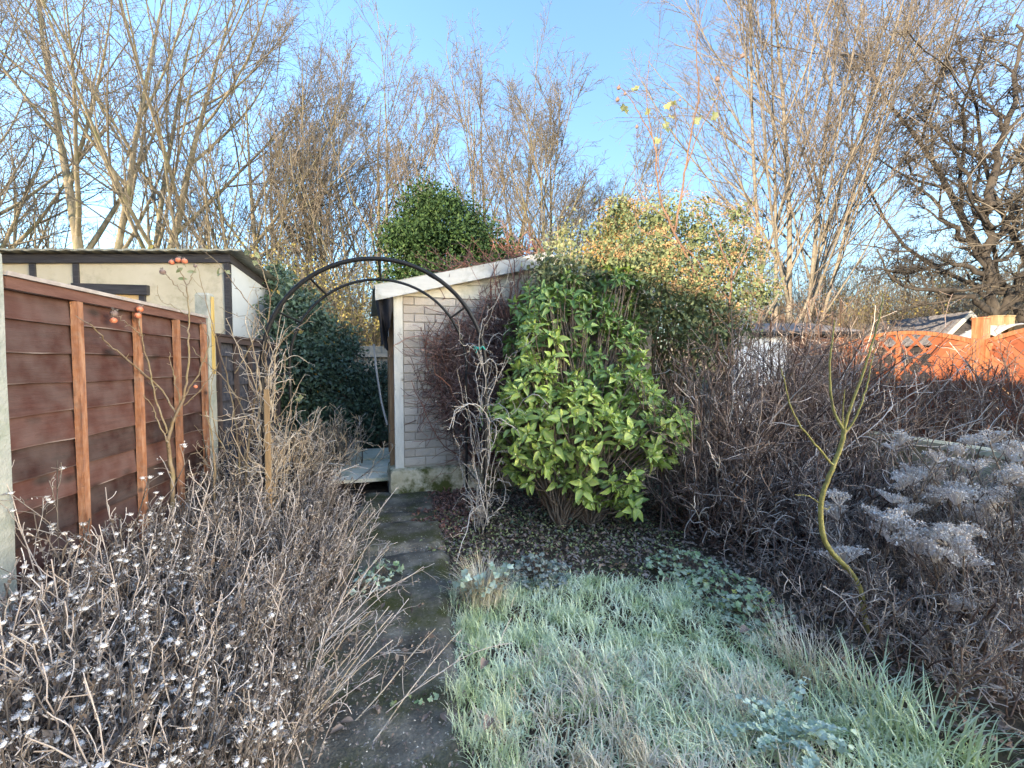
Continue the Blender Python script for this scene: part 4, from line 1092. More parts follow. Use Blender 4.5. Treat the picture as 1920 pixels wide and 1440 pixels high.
def rosettes(lobes, n, size, per=(6, 10), shell=(.86, 1.06), droop=.35):
    c, d = lobe_points(lobes, n, shell)
    ok = (c[:, 2] > .08)
    c, d = c[ok], d[ok]
    d = nrm(d + np.array([0, 0, .55]) + rng.normal(0, .2, d.shape))
    pos, axx, nn, sc = [], [], [], []
    for p, a in zip(c, d):
        k = rng.integers(*per)
        e1 = nrm(np.cross(a, [0.3, .2, 1.0])); e2 = np.cross(a, e1)
        ph = rng.uniform(0, 6.28)
        for i in range(k):
            th = ph + i*2.4
            el_ = R_(rng.uniform(38, 88)) if i > 1 else R_(rng.uniform(18, 40))
            v = a*math.cos(el_) + (e1*math.cos(th)+e2*math.sin(th))*math.sin(el_)
            v = nrm(v + np.array([0, 0, -droop*rng.uniform(.2, 1)*math.sin(el_)]))
            pos.append(p + v*.012 - a*.008*i + rng.normal(0, .006, 3)); axx.append(v); nn.append(a + rng.normal(0, .25, 3)); sc.append(size*rng.uniform(.45, 1.3)*(.7 if i < 2 else 1))
    return np.array(pos), np.array(axx), np.array(nn), np.array(sc), c, d
pos, axx, nn, sc, rc, rd_ = rosettes(ll_front, 680, .104)
# those that show largest: the nearest ones on the viewer's side, each leaf an object
dist = np.linalg.norm(pos - _c, axis=1)
facing = dist - .25*rng.random(len(dist))
order = np.argsort(facing)
sel, rest = order[:300], order[300:]
tpls = [leaf_tpl(.46, 6, .25, .2, .012), leaf_tpl(.40, 6, .36, .34, .02), leaf_tpl(.52, 6, .16, .1, .015)]
lme = []
for tp_ in tpls:
    me = MB().add(*tp_).mesh('leaf'); me.materials.append(M['laurelobj']); lme.append(me)
for q in sel:
    x = nrm(axx[q]); z = nn[q]-np.dot(nn[q], x)*x; z = nrm(z); y = np.cross(z, x)
    o = link('leaf', lme[random.randrange(3)], lr)
    mt = Matrix.Identity(4)
    for a_ in range(3):
        mt[a_][0], mt[a_][1], mt[a_][2] = x[a_]*sc[q], y[a_]*sc[q], z[a_]*sc[q]
        mt[a_][3] = pos[q][a_]-LR0[a_]
    o.matrix_local = mt
V, F, A = place(*tpls[0], pos[rest], axx[rest], nn[rest], sc[rest])
tag(MB().add(V-LR0, F, A).build('leaves', M['laurel'], lr), kind='stuff')
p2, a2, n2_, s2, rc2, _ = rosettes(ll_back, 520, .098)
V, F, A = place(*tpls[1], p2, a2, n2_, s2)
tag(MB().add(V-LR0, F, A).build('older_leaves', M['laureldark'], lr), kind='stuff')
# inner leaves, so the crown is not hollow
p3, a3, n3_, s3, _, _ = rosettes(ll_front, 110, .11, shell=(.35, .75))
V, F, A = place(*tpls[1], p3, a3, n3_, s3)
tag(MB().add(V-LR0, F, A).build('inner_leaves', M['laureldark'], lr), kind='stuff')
stems_to(lr, [LR0+np.array([dx, dy, -.03]) for dx, dy in ((-.14,0),(.0,.1),(.12,-.03),(.2,.1),(-.05,.05))], np.concatenate([rc, rc2]), .011, M['stem'], 10, 4)
bud = rc + rd_*.015
V, F, A = place(np.array([[0,0,0],[.5,.22,0],[1,0,0],[.5,-.22,0],[.5,0,.22],[.5,0,-.22]], float), np.array([[0,1,4],[1,2,4],[2,3,4],[3,0,4],[1,0,5],[2,1,5],[3,2,5],[0,3,5]]), np.zeros(6), bud, rd_, np.tile([.3,.2,1.], (len(bud), 1)), .035)
MB().add(V-LR0, F, A).build('buds', M['bud'], lr)

# ================================================================== VINES, ROSES, THICKETS
def shed_world(p):
    a = R_(7); c, s = math.cos(a), math.sin(a)
    p = np.asarray(p, float)
    return np.stack([-.30 + p[..., 0]*c - p[..., 1]*s, 4.92 + p[..., 0]*s + p[..., 1]*c, p[..., 2]], -1)
vine = thing('red_creeper', 'bare red brown creeper with dry leaves matted over the shed front', 'creeper', tuple(shed_world([1.0, -.15, 0])))
V0 = np.array(vine.location)
def flat(P, lo=.02, k=.45):
    P = P.copy(); P[..., 1] = -(lo + np.abs(P[..., 1])*k); return P
nb_ = 26
p = np.c_[rng.normal(1.05, .16, nb_), np.zeros(nb_)+.05, np.zeros(nb_)]
P1, R1 = walk(p, np.c_[rng.normal(-.12, .38, nb_), rng.normal(0, .1, nb_), np.ones(nb_)], rng.uniform(1.2, 2.6, nb_), 14, .02, .17, .009, .003)
P1b, R1b = walk(np.c_[rng.uniform(.7, 1.3, 12), np.zeros(12), rng.uniform(1.0, 1.9, 12)], np.c_[rng.normal(-1.0, .2, 12), np.zeros(12), rng.normal(.05, .35, 12)], rng.uniform(.5, 1.15, 12), 10, .0, .2, .007, .003)
P1c, R1c = walk(np.c_[rng.uniform(1.0, 1.6, 16), np.zeros(16), np.full(16, 1.9)], np.c_[rng.normal(0, .25, 16), np.zeros(16), np.ones(16)], rng.uniform(.4, .75, 16), 8, .02, .13, .010, .004)
P2, R2 = grow(P1, R1, 12, (.1, 1), (30, 80), (.12, .34), 6, .0, .25, .6, .0025)
P2b, R2b = grow(P1b, R1b, 9, (.1, 1), (30, 80), (.15, .4), 5, .0, .25, .6, .0025)
P2c, R2c = grow(P1c, R1c, 8, (.1, 1), (30, 80), (.2, .5), 5, .0, .25, .6, .0025)
f = lambda X, lo, k: shed_world(flat(X, lo, k)) - V0
# gable stems stand off further so that they pass over the fascia
fc = lambda X: shed_world(np.concatenate([X[..., :1], -(.15+np.abs(X[..., 1:2])*.3), X[..., 2:]], -1)) - V0
MB().tubes(f(P1, .02, .6), R1, 5).tubes(f(P1b, .03, .6), R1b, 5).tubes(fc(P1c), R1c, 5).build('stems', M['redvine'], vine)
# matted fine twigs
mat_l = [(.90,1.25,.48,.42,1500),(1.15,1.75,.42,.30,900),(.70,.95,.34,.30,500),(1.1,.55,.34,.40,600),(.58,1.5,.26,.2,300),(1.45,1.3,.25,.5,500)]
q = np.concatenate([np.c_[rng.normal(cx, sx*.55, n_), -np.abs(rng.normal(.05, .05, n_)), rng.normal(cz, sz*.55, n_)] for cx, cz, sx, sz, n_ in mat_l])
q = q[(q[:, 0] > .02) & (q[:, 2] > .02) & (q[:, 2] < 2.2)]
d = rng.normal(size=q.shape)*[1, .25, 1]
Pm, Rm = walk(q, d, rng.uniform(.1, .34, len(q)), 4, 0, .3, .0046, .0026)
Pm[..., 1] = np.minimum(Pm[..., 1], -.012)
MB().tubes(shed_world(Pm)-V0, Rm, 3).tubes(f(P2, .03, .5), R2, 3).tubes(f(P2b, .03, .5), R2b, 3).tubes(fc(P2c), R2c, 3).build('twigs', M['vinefine'], vine)
q2 = q[rng.integers(0, len(q), 340)] + [0, -.05, 0]
MB().add(*leaf_cloud(shed_world(q2)-V0, .036)).build('dry_leaves', M['vineleaf'], vine)
q2 = q[rng.integers(0, len(q), 1500)] + [0, -.02, 0]
MB().add(*leaf_cloud(shed_world(q2)-V0, .042)).build('dead_leaves', M['vinefine'], vine)
# shoots over the roof edge, catching the sun
nr_ = 46
x = rng.uniform(.45, 1.7, nr_)
p = np.c_[x, np.full(nr_, -.12), [roofz(v)+.06 for v in x]]
P1, R1 = walk(p, np.c_[rng.normal(-.6, .7, nr_), rng.normal(0, .3, nr_), rng.uniform(.05, .6, nr_)], rng.uniform(.15, .45, nr_), 7, .02, .22, .006, .003)
P2, R2 = grow(P1, R1, 6, (.1, 1), (30, 75), (.2, .5), 4, .02, .2, .7, .0025)
MB().tubes(shed_world(P1)-V0, R1, 4).tubes(shed_world(P2)-V0, R2, 3).build('roof_shoots', M['redvine'], vine)

# frosted tendrils climbing the arch legs
def leg_climber(label, x, y0, y1, H, n, m, loc, lean=0.0, dead=0):
    t = thing('arch_climber', label, 'climber', loc)
    o = np.array(loc)
    p = np.c_[x + rng.normal(0, .05, n), rng.uniform(y0-.08, y1*.35+y0*.65, n), rng.uniform(0, H*.75, n)*(rng.random(n) < .75)]
    P1, R1 = walk(p, np.c_[rng.normal(lean, .25, n), rng.normal(0, .15, n), np.ones(n)], rng.uniform(.35, 1.0, n)*H*.75, 16, .03, .30, .0045, .002)
    c = np.array([x, (y0+y1)/2-.1])
    P1[..., 0] += (c[0]-P1[..., 0])*.45
    P2, R2 = grow(P1, R1, 6, (.1, 1), (30, 85), (.12, .30), 6, -.03, .4, .7, .0016)
    MB().tubes(P1-o, R1, 4).build('stems', m, t)
    MB().tubes(P2-o, R2, 3).build('tendrils', M['greytendril'], t)
    if dead:
        q = P2.reshape(-1, 3); q = q[rng.integers(0, len(q), dead)]
        MB().add(*[a if i else a-o for i, a in enumerate(leaf_cloud(q, .03))]).build('dead_leaves', M['deadleaf'], t)
    return t
leg_climber('frosted grey vine twisted round the right legs of the black arch', .46, AF, AB, 1.75, 44, M['greytendril'], (.46, AF, 0), 0, 200)
leg_climber('tangled dry vine round the left legs of the black arch', -1.20, AF, AB, 1.6, 74, M['drytan'], (-1.2, AF, 0), 0, 120)

def fence_depth(px):
    a = math.atan((px-960)/FPX) + YAW
    if a > -.08: return 1e3
    return (FX/math.tan(a))*math.cos(YAW) + FX*math.sin(YAW)
def cane(pts, Z, r0, r1, n=None, jit=.004):
    """smooth cane through photo pixels; Z a number or one depth per point"""
    pts = np.array(pts, float); m = len(pts)
    n = n or m*4
    Zs = np.full(m, Z, float) if np.isscalar(Z) else np.array(Z, float)
    Zs = np.minimum(Zs, [fence_depth(a_) - .12 for a_ in pts[:, 0]])      # stay on this side of the brown fence
    w = np.array([W(a, b, z) for (a, b), z in zip(pts, Zs)])
    t = np.linspace(0, m-1, n); i = np.clip(t.astype(int), 0, m-2); f_ = (t-i)[:, None]
    def g(k): return w[np.clip(k, 0, m-1)]
    p0, p1, p2, p3 = g(i-1), g(i), g(i+1), g(i+2)
    P = .5*((2*p1) + (p2-p0)*f_ + (2*p0-5*p1+4*p2-p3)*f_**2 + (3*p1-p0-3*p2+p3)*f_**3)
    P[1:-1] += rng.normal(0, jit, P[1:-1].shape)
    return P[None], np.linspace(r0, r1, n)[None]
def sphere_arrays(c, r, nu=10, nv=7, sz=1.0):
    u = np.linspace(0, 2*math.pi, nu, endpoint=False); v = np.linspace(0.05, math.pi-.05, nv)
    V = np.array([[math.sin(b)*math.cos(a)*r, math.sin(b)*math.sin(a)*r, math.cos(b)*r*sz] for b in v for a in u]) + c
    i = np.arange(nu*nv).reshape(nv, nu); j = (np.arange(nu)+1) % nu
    return V, np.stack([i[:-1], i[1:], i[1:][:, j], i[:-1][:, j]], -1).reshape(-1, 4)
def hip(parent, p, r, m, d=(0, 0, 1)):
    o = np.array(parent.location)
    h = MB().add(*sphere_arrays(np.zeros(3), r, 12, 9, .92)).build('rose_hip', m, parent, True, tuple(np.array(p)-o))
    nS = 6
    a = np.arange(nS)*6.283/nS
    dd = np.c_[np.cos(a)*.6, np.sin(a)*.6, np.full(nS, .8)]
    P, R = walk(np.tile([0, 0, r*.85], (nS, 1)), dd, r*1.1, 4, .0, .25, r*.16, r*.04)
    MB().tubes(P, R, 4).build('calyx', M['calyx'], h)
    h.rotation_euler = (random.uniform(-.5, .5), random.uniform(-.5, .5), 0)
    return h
def canes(root, specs, m, k=6, side=5, name='canes', jit=.004):
    o = np.array(root.location); mb = MB(); sb = MB()
    for pts, Z, r0, r1 in specs:
        P, R = cane(pts, Z, r0, r1, None, jit)
        mb.tubes(P-o, R, k)
        if side:
            P2, R2 = grow(P, R, side, (.15, .95), (35, 75), (.03, .12), 4, .02, .15, .5, .0015)
            sb.tubes(P2-o, R2, 4)
            P3, R3 = grow(P, R, side*5, (.05, .95), (60, 90), (.006, .012), 2, 0, 0, .35, .0006)
            sb.tubes(P3-o, R3, 3)
    mb.build(name, m, root)
    if side: sb.build('side_shoots', m, root)

# rose by the brown fence
ZR = 3.25
rb = thing('rose_bush', 'bare rose bush with orange red hips against the brown fence', 'rose', tuple(np.append(W(325, 960, ZR)[:2], 0)))
canes(rb, [([(328,1010),(324,940),(322,880),(316,830),(326,790),(345,745)], ZR, .017, .010),
           ([(345,745),(352,700),(354,640),(354,600),(352,555),(345,522),(332,498)], ZR, .008, .003),
           ([(353,560),(336,540),(318,522),(306,512)], ZR, .0035, .0025),
           ([(349,540),(358,522),(366,503)], ZR, .003, .002),
           ([(350,590),(325,575),(300,560),(295,535)], ZR, .003, .0015),
           ([(318,820),(295,760),(282,700),(270,650),(262,610),(262,590)], ZR, .007, .003),
           ([(266,630),(245,612),(228,598),(215,590)], ZR, .003, .002),
           ([(330,775),(300,730),(245,680),(205,645),(175,615),(142,592)], [ZR,ZR,ZR-.02,ZR-.05,ZR-.07,ZR-.1], .007, .002),
           ([(338,765),(330,720),(322,690),(318,660)], ZR+.05, .005, .002),
           ([(316,830),(300,800),(290,770),(270,740)], ZR-.05, .006, .002),
           ([(345,745),(375,690),(392,640),(375,600)], ZR+.1, .006, .002),
           ([(345,760),(385,720),(410,680)], ZR+.05, .005, .0015)], M['rose'], 6, 5)
for px, py, r, m in ((322,492,.019,'hip'),(334,488,.020,'hip'),(346,490,.020,'hip'),(305,510,.021,'hipdark'),(366,499,.013,'hipdark'),(262,580,.021,'hip'),(258,592,.020,'hip'),(214,588,.022,'hipdark'),(213,601,.019,'hip'),(367,725,.013,'hip')):
    hip(rb, W(px, py, min(ZR, fence_depth(px)-.12)), r, M[m])
lp = np.array([W(*a, ZR) for a in ((343,502),(350,510),(333,523),(348,498))])
MB().add(*[a if i else a-np.array(rb.location) for i, a in enumerate(place(*LEAF, lp, rng.normal(size=(4,3)), rng.normal(size=(4,3)), .06))]).build('leaves', M['roseleaf'], rb)

# rambling rose at the arch's left shoulder
ZA = 3.55
ra = thing('rambling_rose', 'tangled bare rambling rose with a few pale leaves at the left of the arch', 'rose', tuple(np.append(W(455, 900, ZA)[:2], 0)))
rs = [([(470,1010),(462,900),(470,800),(490,700),(500,620),(505,560),(490,500),(470,465)], ZA, .010, .003),
      ([(455,1000),(450,880),(440,780),(420,690),(400,620),(385,560),(370,500)], ZA, .008, .002),
      ([(480,760),(505,690),(530,640),(575,600),(620,560)], ZA+.2, .006, .002),
      ([(470,800),(440,740),(410,700),(385,680),(360,650)], ZA, .006, .002),
      ([(500,600),(460,560),(430,520),(400,485),(370,465)], ZA, .005, .0015),
      ([(495,640),(470,600),(440,590),(410,575)], ZA, .004, .0015),
      ([(505,560),(520,530),(515,500),(500,470)], ZA, .004, .0015),
      ([(450,860),(420,840),(400,790),(395,730),(405,690)], ZA-.1, .006, .002),
      ([(470,820),(500,800),(540,760),(560,720)], ZA-.05, .005, .0015),
      ([(405,985),(402,900),(398,830),(385,770)], ZA-.2, .009, .005),
      ([(440,700),(470,650),(485,600),(480,540)], ZA+.05, .005, .0015)]
canes(ra, rs, M['rose'], 5, 7)
lp = np.array([W(*a, ZA) for a in ((465,470),(486,478),(408,505),(415,512),(475,492),(560,745),(568,742),(425,508))])
MB().add(*[a if i else a-np.array(ra.location) for i, a in enumerate(place(*LOBED, lp, rng.normal(size=(8,3))+[0,0,-.6], rng.normal(size=(8,3)), .045))]).build('leaves', M['roseleaf'], ra)

# tall rose above the viburnum
ZT = 5.0
tr_ = thing('tall_rose_bush', 'tall arching rose canes with dark hips and last green leaves above the shrubs', 'rose', tuple(np.append(W(1350, 900, ZT)[:2], 0)))
canes(tr_, [([(1350,960),(1350,800),(1345,640),(1325,560),(1298,500),(1262,430),(1240,380),(1232,330),(1228,270),(1205,225),(1185,190),(1162,163)], ZT, .020, .003),
            ([(1265,435),(1280,350),(1290,290),(1300,230),(1310,180),(1306,110),(1308,60),(1325,0),(1335,-40)], ZT, .012, .002),
            ([(1228,280),(1215,210),(1213,160),(1220,95)], ZT, .006, .002),
            ([(1236,340),(1258,290),(1268,240),(1262,190)], ZT, .006, .002),
            ([(1285,320),(1310,250),(1345,180),(1375,125),(1392,105)], ZT, .007, .002),
            ([(1370,950),(1368,760),(1366,600),(1372,520),(1355,470),(1335,420),(1310,395)], ZT+.1, .016, .004),
            ([(1366,560),(1330,520),(1290,470),(1250,445),(1200,430),(1190,380)], ZT+.1, .010, .002),
            ([(1370,530),(1400,470),(1420,420),(1410,360)], ZT+.15, .009, .002),
            ([(1250,410),(1215,380),(1195,350),(1188,310)], ZT, .006, .002),
            ([(1240,350),(1235,300),(1240,250),(1230,200)], ZT-.05, .006, .002),
            ([(1275,380),(1300,330),(1330,300),(1365,290)], ZT, .005, .002),
            ([(1210,230),(1195,260),(1195,240)], ZT, .003, .002)], M['rosered'], 6, 6)
for px, py, r in ((1160,165,.022),(1158,187,.024),(1172,176,.018),(1194,238,.018),(1392,105,.026),(1345,149,.026),(1275,188,.015),(1270,295,.013),(1402,267,.015)):
    hip(tr_, W(px, py, ZT), r, M['hipdark'])
lp = np.array([W(*a, ZT) for a in ((1188,165),(1196,162),(1175,205),(1217,205),(1245,225),(1250,195),(1252,240),(1258,218),(1234,260),(1311,228),(1336,217),(1248,232),(1172,198),(1262,190),(1330,183))])
nL = len(lp)
MB().add(*[a if i else a-np.array(tr_.location) for i, a in enumerate(place(*LOBED, lp, rng.normal(size=(nL,3))*.5+[0,0,-1.], rng.normal(size=(nL,3))+[0,-1.2,0], rng.uniform(.055,.085,nL)))]).build('leaves', M['roseleaf'], tr_)

# yellow stemmed sapling at the right of the lawn
ZY = 2.35
ys_ = thing('yellow_stemmed_sapling', 'young bare sapling with yellow green bark between the lawn and the thicket', 'sapling', tuple(G(1627, 1197)))
canes(ys_, [([(1629,1215),(1622,1160),(1612,1105),(1594,1072),(1560,1035),(1543,1000),(1539,950),(1552,900),(1572,850),(1583,805)], ZY, .0145, .0105),
            ([(1583,808),(1566,778),(1557,730),(1556,680),(1560,640),(1564,600)], ZY, .0072, .003),
            ([(1583,806),(1596,760),(1618,700),(1636,640),(1650,590),(1657,550)], ZY, .0075, .0028),
            ([(1582,815),(1606,780),(1622,735),(1632,690),(1640,650)], ZY+.03, .006, .0022),
            ([(1562,872),(1530,835),(1502,800),(1484,765),(1472,720),(1464,690)], ZY-.02, .006, .002),
            ([(1580,806),(1581,770),(1584,730)], ZY, .0045, .002),
            ([(1540,945),(1515,930),(1490,928)], ZY, .003, .0015),
            ([(1541,950),(1552,955),(1556,948)], ZY, .003, .0015)], M['yellowstem'], 8, 0, jit=.0012)

# bare thicket in the middle right: several shrubs
def bare_shrub(label, loc, n, H, spread, lean, sm, tm, group=None, n2=7, n3=3, r=.0085, tw=.0034, wig=.08, up=.0, dead=0, name='bare_shrub', out=.38, cat='shrub', wig2=.22, hb=(.7, 1.05)):
    t = thing(name, label, cat, loc, group=group)
    a = rng.uniform(0, 6.28, n); l = np.abs(rng.normal(0, out, n))
    p = np.c_[rng.normal(0, spread, n), rng.normal(0, spread*.7, n), np.full(n, -.03)]
    P1, R1 = walk(p, np.c_[np.cos(a)*l+lean[0], np.sin(a)*l+lean[1], np.ones(n)], H*rng.uniform(*hb, n), 10, up, wig, r*rng.uniform(.6, 1.2, n), tw*1.3)
    P2, R2 = grow(P1, R1, n2, (.18, 1), (20, 60), (.15, .42), 6, .02, wig2*.7, .6, tw, .35)
    P3, R3 = grow(P2, R2, n3, (.2, 1), (25, 65), (.25, .6), 4, .02, wig2, .75, tw*.75, .3)
    for P_ in (P1, P2, P3): P_[..., 2] = np.maximum(P_[..., 2], .01)
    MB().tubes(P1, R1, 4).build('stems', sm, t)
    MB().tubes(P2, R2, 3).tubes(P3, R3, 3).build('twigs', tm, t)
    na = max(4, n//4)                  # long pale arching stems standing out of the mass
    k_ = rng.permutation(n)[:na]
    d_ = np.c_[np.cos(a[k_])*l[k_]*1.05+lean[0], np.sin(a[k_])*l[k_]*1.05+lean[1], np.ones(na)]
    Pa, Ra = walk(p[k_]*1.3, d_, H*rng.uniform(.75, 1.15, na), 14, -.02, wig*1.3, r*.55, tw*1.1)
    Pb, Rb = grow(Pa, Ra, 5, (.3, 1), (25, 60), (.10, .28), 6, .0, wig2, .7, tw, .3)
    for P_ in (Pa, Pb): P_[..., 2] = np.maximum(P_[..., 2], .01)
    MB().tubes(Pa, Ra, 4).tubes(Pb, Rb, 3).build('pale_stems', M['palestem'], t)
    if dead:
        q = np.concatenate([P2.reshape(-1, 3), P3[:, -1]]); q = q[rng.integers(0, len(q), dead)]
        MB().add(*leaf_cloud(q + rng.normal(0, .006, q.shape), .028, None, LEAF_S, .8)).build('dead_leaves', M['deadleaf'], t)
    return t
def gl(px, py): return tuple(G(px, py))
bare_shrub('dense purple brown bare shrub just right of the bright laurel', gl(1330, 985), 40, 1.45, .20, (.05, 0), M['purpletwig'], M['purpletip'], dead=250)
bare_shrub('tall reddish bare shrub below the tall rose canes', gl(1400, 945), 44, 1.9, .22, (.02, 0), M['purpletwig'], M['purpletip'], dead=200)
bare_shrub('dense bare shrub behind the yellow stemmed sapling', gl(1500, 960), 40, 1.65, .24, (.04, 0), M['purpletwig'], M['purpletip'], dead=250)
bare_shrub('arching bare shrub beside the block wall end', gl(1610, 950), 26, 1.35, .22, (-.02, 0), M['purpletwig'], M['purpletip'], dead=220)
bare_shrub('wispy tall bare shrub in front of the low brick outbuilding', gl(1460, 880), 40, 2.2, .3, (.05, 0), M['purpletwig'], M['purpletip'], out=.25, dead=300)
bare_shrub('wispy bare shrub with dark seed spikes in front of the trellis panel', gl(1600, 865), 40, 2.0, .3, (-.05, 0), M['purpletwig'], M['purpletip'], out=.25, dead=250)
bare_shrub('low matted bare shrub under the laurel edge', gl(1390, 1010), 60, .85, .22, (.1, -.05), M['purpletwig'], M['purpletip'], out=.7, wig=.14, dead=200)
bare_shrub('low matted bare shrub before the yellow stemmed sapling', gl(1500, 1020), 60, .9, .25, (.1, 0), M['purpletwig'], M['purpletip'], out=.7, wig=.14, dead=200)
for k, (px, Z, lab) in enumerate(((1715, 4.9, 'frosted purple bare shrub in front of the trellis opening'), (1800, 4.7, 'frosted purple bare shrub with seed plumes before the orange post'), (1890, 4.6, 'frosted purple bare shrub in front of the herringbone panel'))):
    b_ = W(px, 690, Z)
    bare_shrub(lab, (b_[0], b_[1], 0), 18, 1.55, .24, (.12, 0), M['purpletwig'], M['purpletip'], out=.35, n2=7, n3=4, dead=120)

# ---------------------------------------------------------------- frosted flat flower heads (right)
def flat_head(r, n, seed):
    mb = MB()
    for c in range(4 + seed):                      # a broken, uneven head: several small clusters at their own heights
        an = rng.uniform(0, 6.28); d = r*rng.uniform(.1, .95)
        o_ = np.array([d*math.cos(an), d*math.sin(an), rng.normal(-.012, .012)])
        rc_ = r*rng.uniform(.3, .5); m = n//4
        rr = rc_*np.sqrt(rng.random(m)); a = rng.uniform(0, 6.28, m)
        p = np.c_[rr*np.cos(a), rr*np.sin(a), -.5*rr*rr/rc_ + rng.normal(0, .006, m)] + o_
        mb.add(*leaf_cloud(p, .013))
        m_ = 9
        a = rng.uniform(0, 6.28, m_); rr = rc_*rng.uniform(.2, .9, m_)
        t_ = np.linspace(0, 1, 4)[None, :, None]
        e = np.c_[rr*np.cos(a), rr*np.sin(a), -.3*rr*rr/rc_] + o_
        P = np.array([0, 0, -r*1.0])*(1-t_) + e[:, None]*t_
        P[:, 1:3, 2] -= .006
        mb.tubes(P, np.full(P.shape[:2], .0016), 3)
    return mb
heads = []
for k in range(4):
    me = flat_head(.06+.016*k, 150+60*k, k).mesh('flower_head', False); me.materials.append(M['umbel']); heads.append(me)
def umbel_plant(label, loc, n, H, spread, lean=(0, 0)):
    t = thing('hydrangea', label, 'hydrangea', loc)
    a = rng.uniform(0, 6.28, n); l = np.abs(rng.normal(0, .33, n))
    p = np.c_[rng.normal(0, spread*.5, n), rng.normal(0, spread*.5, n), np.full(n, -.02)]
    P1, R1 = walk(p, np.c_[np.cos(a)*l+lean[0], np.sin(a)*l+lean[1], np.ones(n)], H*rng.uniform(.72, 1.05, n), 9, .02, .10, .006, .003)
    P2, R2 = grow(P1, R1, 3, (.35, .95), (25, 55), (.15, .35), 5, .08, .12, .6, .003)
    P3, R3 = grow(P2, R2, 2, (.3, 1), (25, 60), (.3, .6), 4, .04, .2, .7, .0018)
    MB().tubes(P1, R1, 5).build('stems', M['stem'], t)
    MB().tubes(P2, R2, 3).tubes(P3, R3, 3).build('twigs', M['drytwig'], t)
    tips = np.concatenate([P1[:, -1], P2[rng.random(len(P2)) < .12, -1]])
    for q in tips:
        o = link('flower_head', heads[random.randrange(4)], t, tuple(q + [0, 0, .02]))
        o.rotation_euler = (random.uniform(-.35, .35), random.uniform(-.35, .35), random.uniform(0, 6))
        s_ = random.uniform(.75, 1.25); o.scale = (s_, s_, s_)
    return t
for lab, px, py, n, H, sp in (('frosted hydrangea with flat white heads against the block wall', 1800, 1110, 9, .98, .20),
                              ('frosted hydrangea with a broad white head at the near end of the block wall', 1915, 1130, 11, 1.08, .22),
                              ('frosted hydrangea heads beside the far end of the block wall', 1690, 1060, 9, .85, .2),
                              ('low frosted hydrangea in front of the block wall hydrangeas', 1790, 1220, 8, .62, .22),
                              ('short frosted hydrangea with small heads beside the yellow stemmed sapling', 1660, 1120, 8, .62, .2)):
    umbel_plant(lab, gl(px, py), n, H, sp, (-.05, 0))
bare_shrub('dark stemmed shrub with pale tangled twigs screening the block wall', gl(1770, 1030), 34, .95, .26, (0, 0), M['purpletwig'], M['drytwig'], out=.45, n2=7, n3=4, r=.006, tw=.0026)
bare_shrub('dark stemmed shrub with pale tangled twigs at the near end of the block wall', gl(1890, 1060), 34, .95, .26, (0, 0), M['purpletwig'], M['drytwig'], out=.45, n2=7, n3=4, r=.006, tw=.0026)
# low frosted twiggy shrubs on the right bed
for lab, px, py, n, H in (('low frosted shrub with pale forked twigs over the leaf litter by the lawn', 1560, 1110, 15, .5),
                          ('low frosted shrub with forked twigs below the yellow stemmed sapling', 1700, 1150, 16, .5),
                          ('spreading frosted twiggy shrub below the block wall', 1830, 1210, 16, .55),
                          ('spreading frosted twiggy shrub at the corner of the right bed', 1930, 1240, 18, .55),
                          ('low red brown shrub with frosted tips beside the sapling trunk', 1560, 1050, 24, .55),
                          ('low red brown shrub with frosted tips behind the sapling foot', 1640, 1085, 24, .55),
                          ('low red brown shrub with frosted tips before the middle of the block wall', 1745, 1110, 24, .6),
                          ('low red brown shrub with frosted tips in front of the broad white hydrangea', 1855, 1150, 24, .6),
                          ('low red brown shrub with frosted tips at the end of the right bed', 1935, 1190, 24, .6),
                          ('low red brown twiggy shrub at the edge of the frosted weed lawn corner', 1700, 1240, 16, .42),
                          ('low red brown twiggy shrub between sapling foot and lawn', 1560, 1170, 18, .42),
                          ('low red brown twiggy shrub on the litter before the hydrangeas', 1800, 1300, 16, .45),
                          ('low red brown twiggy shrub on the litter at the end of the bed', 1900, 1340, 16, .45),
                          ('frosted shrub with reddish stems near the lobed green leaves', 1480, 1090, 14, .45)):
    bare_shrub(lab, gl(px, py), n, H, .16, (0, 0), M['purpletwig'], M['drytwig'], n2=7, n3=5, r=.0045, tw=.0022, out=.6, wig=.09, wig2=.22, name='frosted_shrub', dead=0)

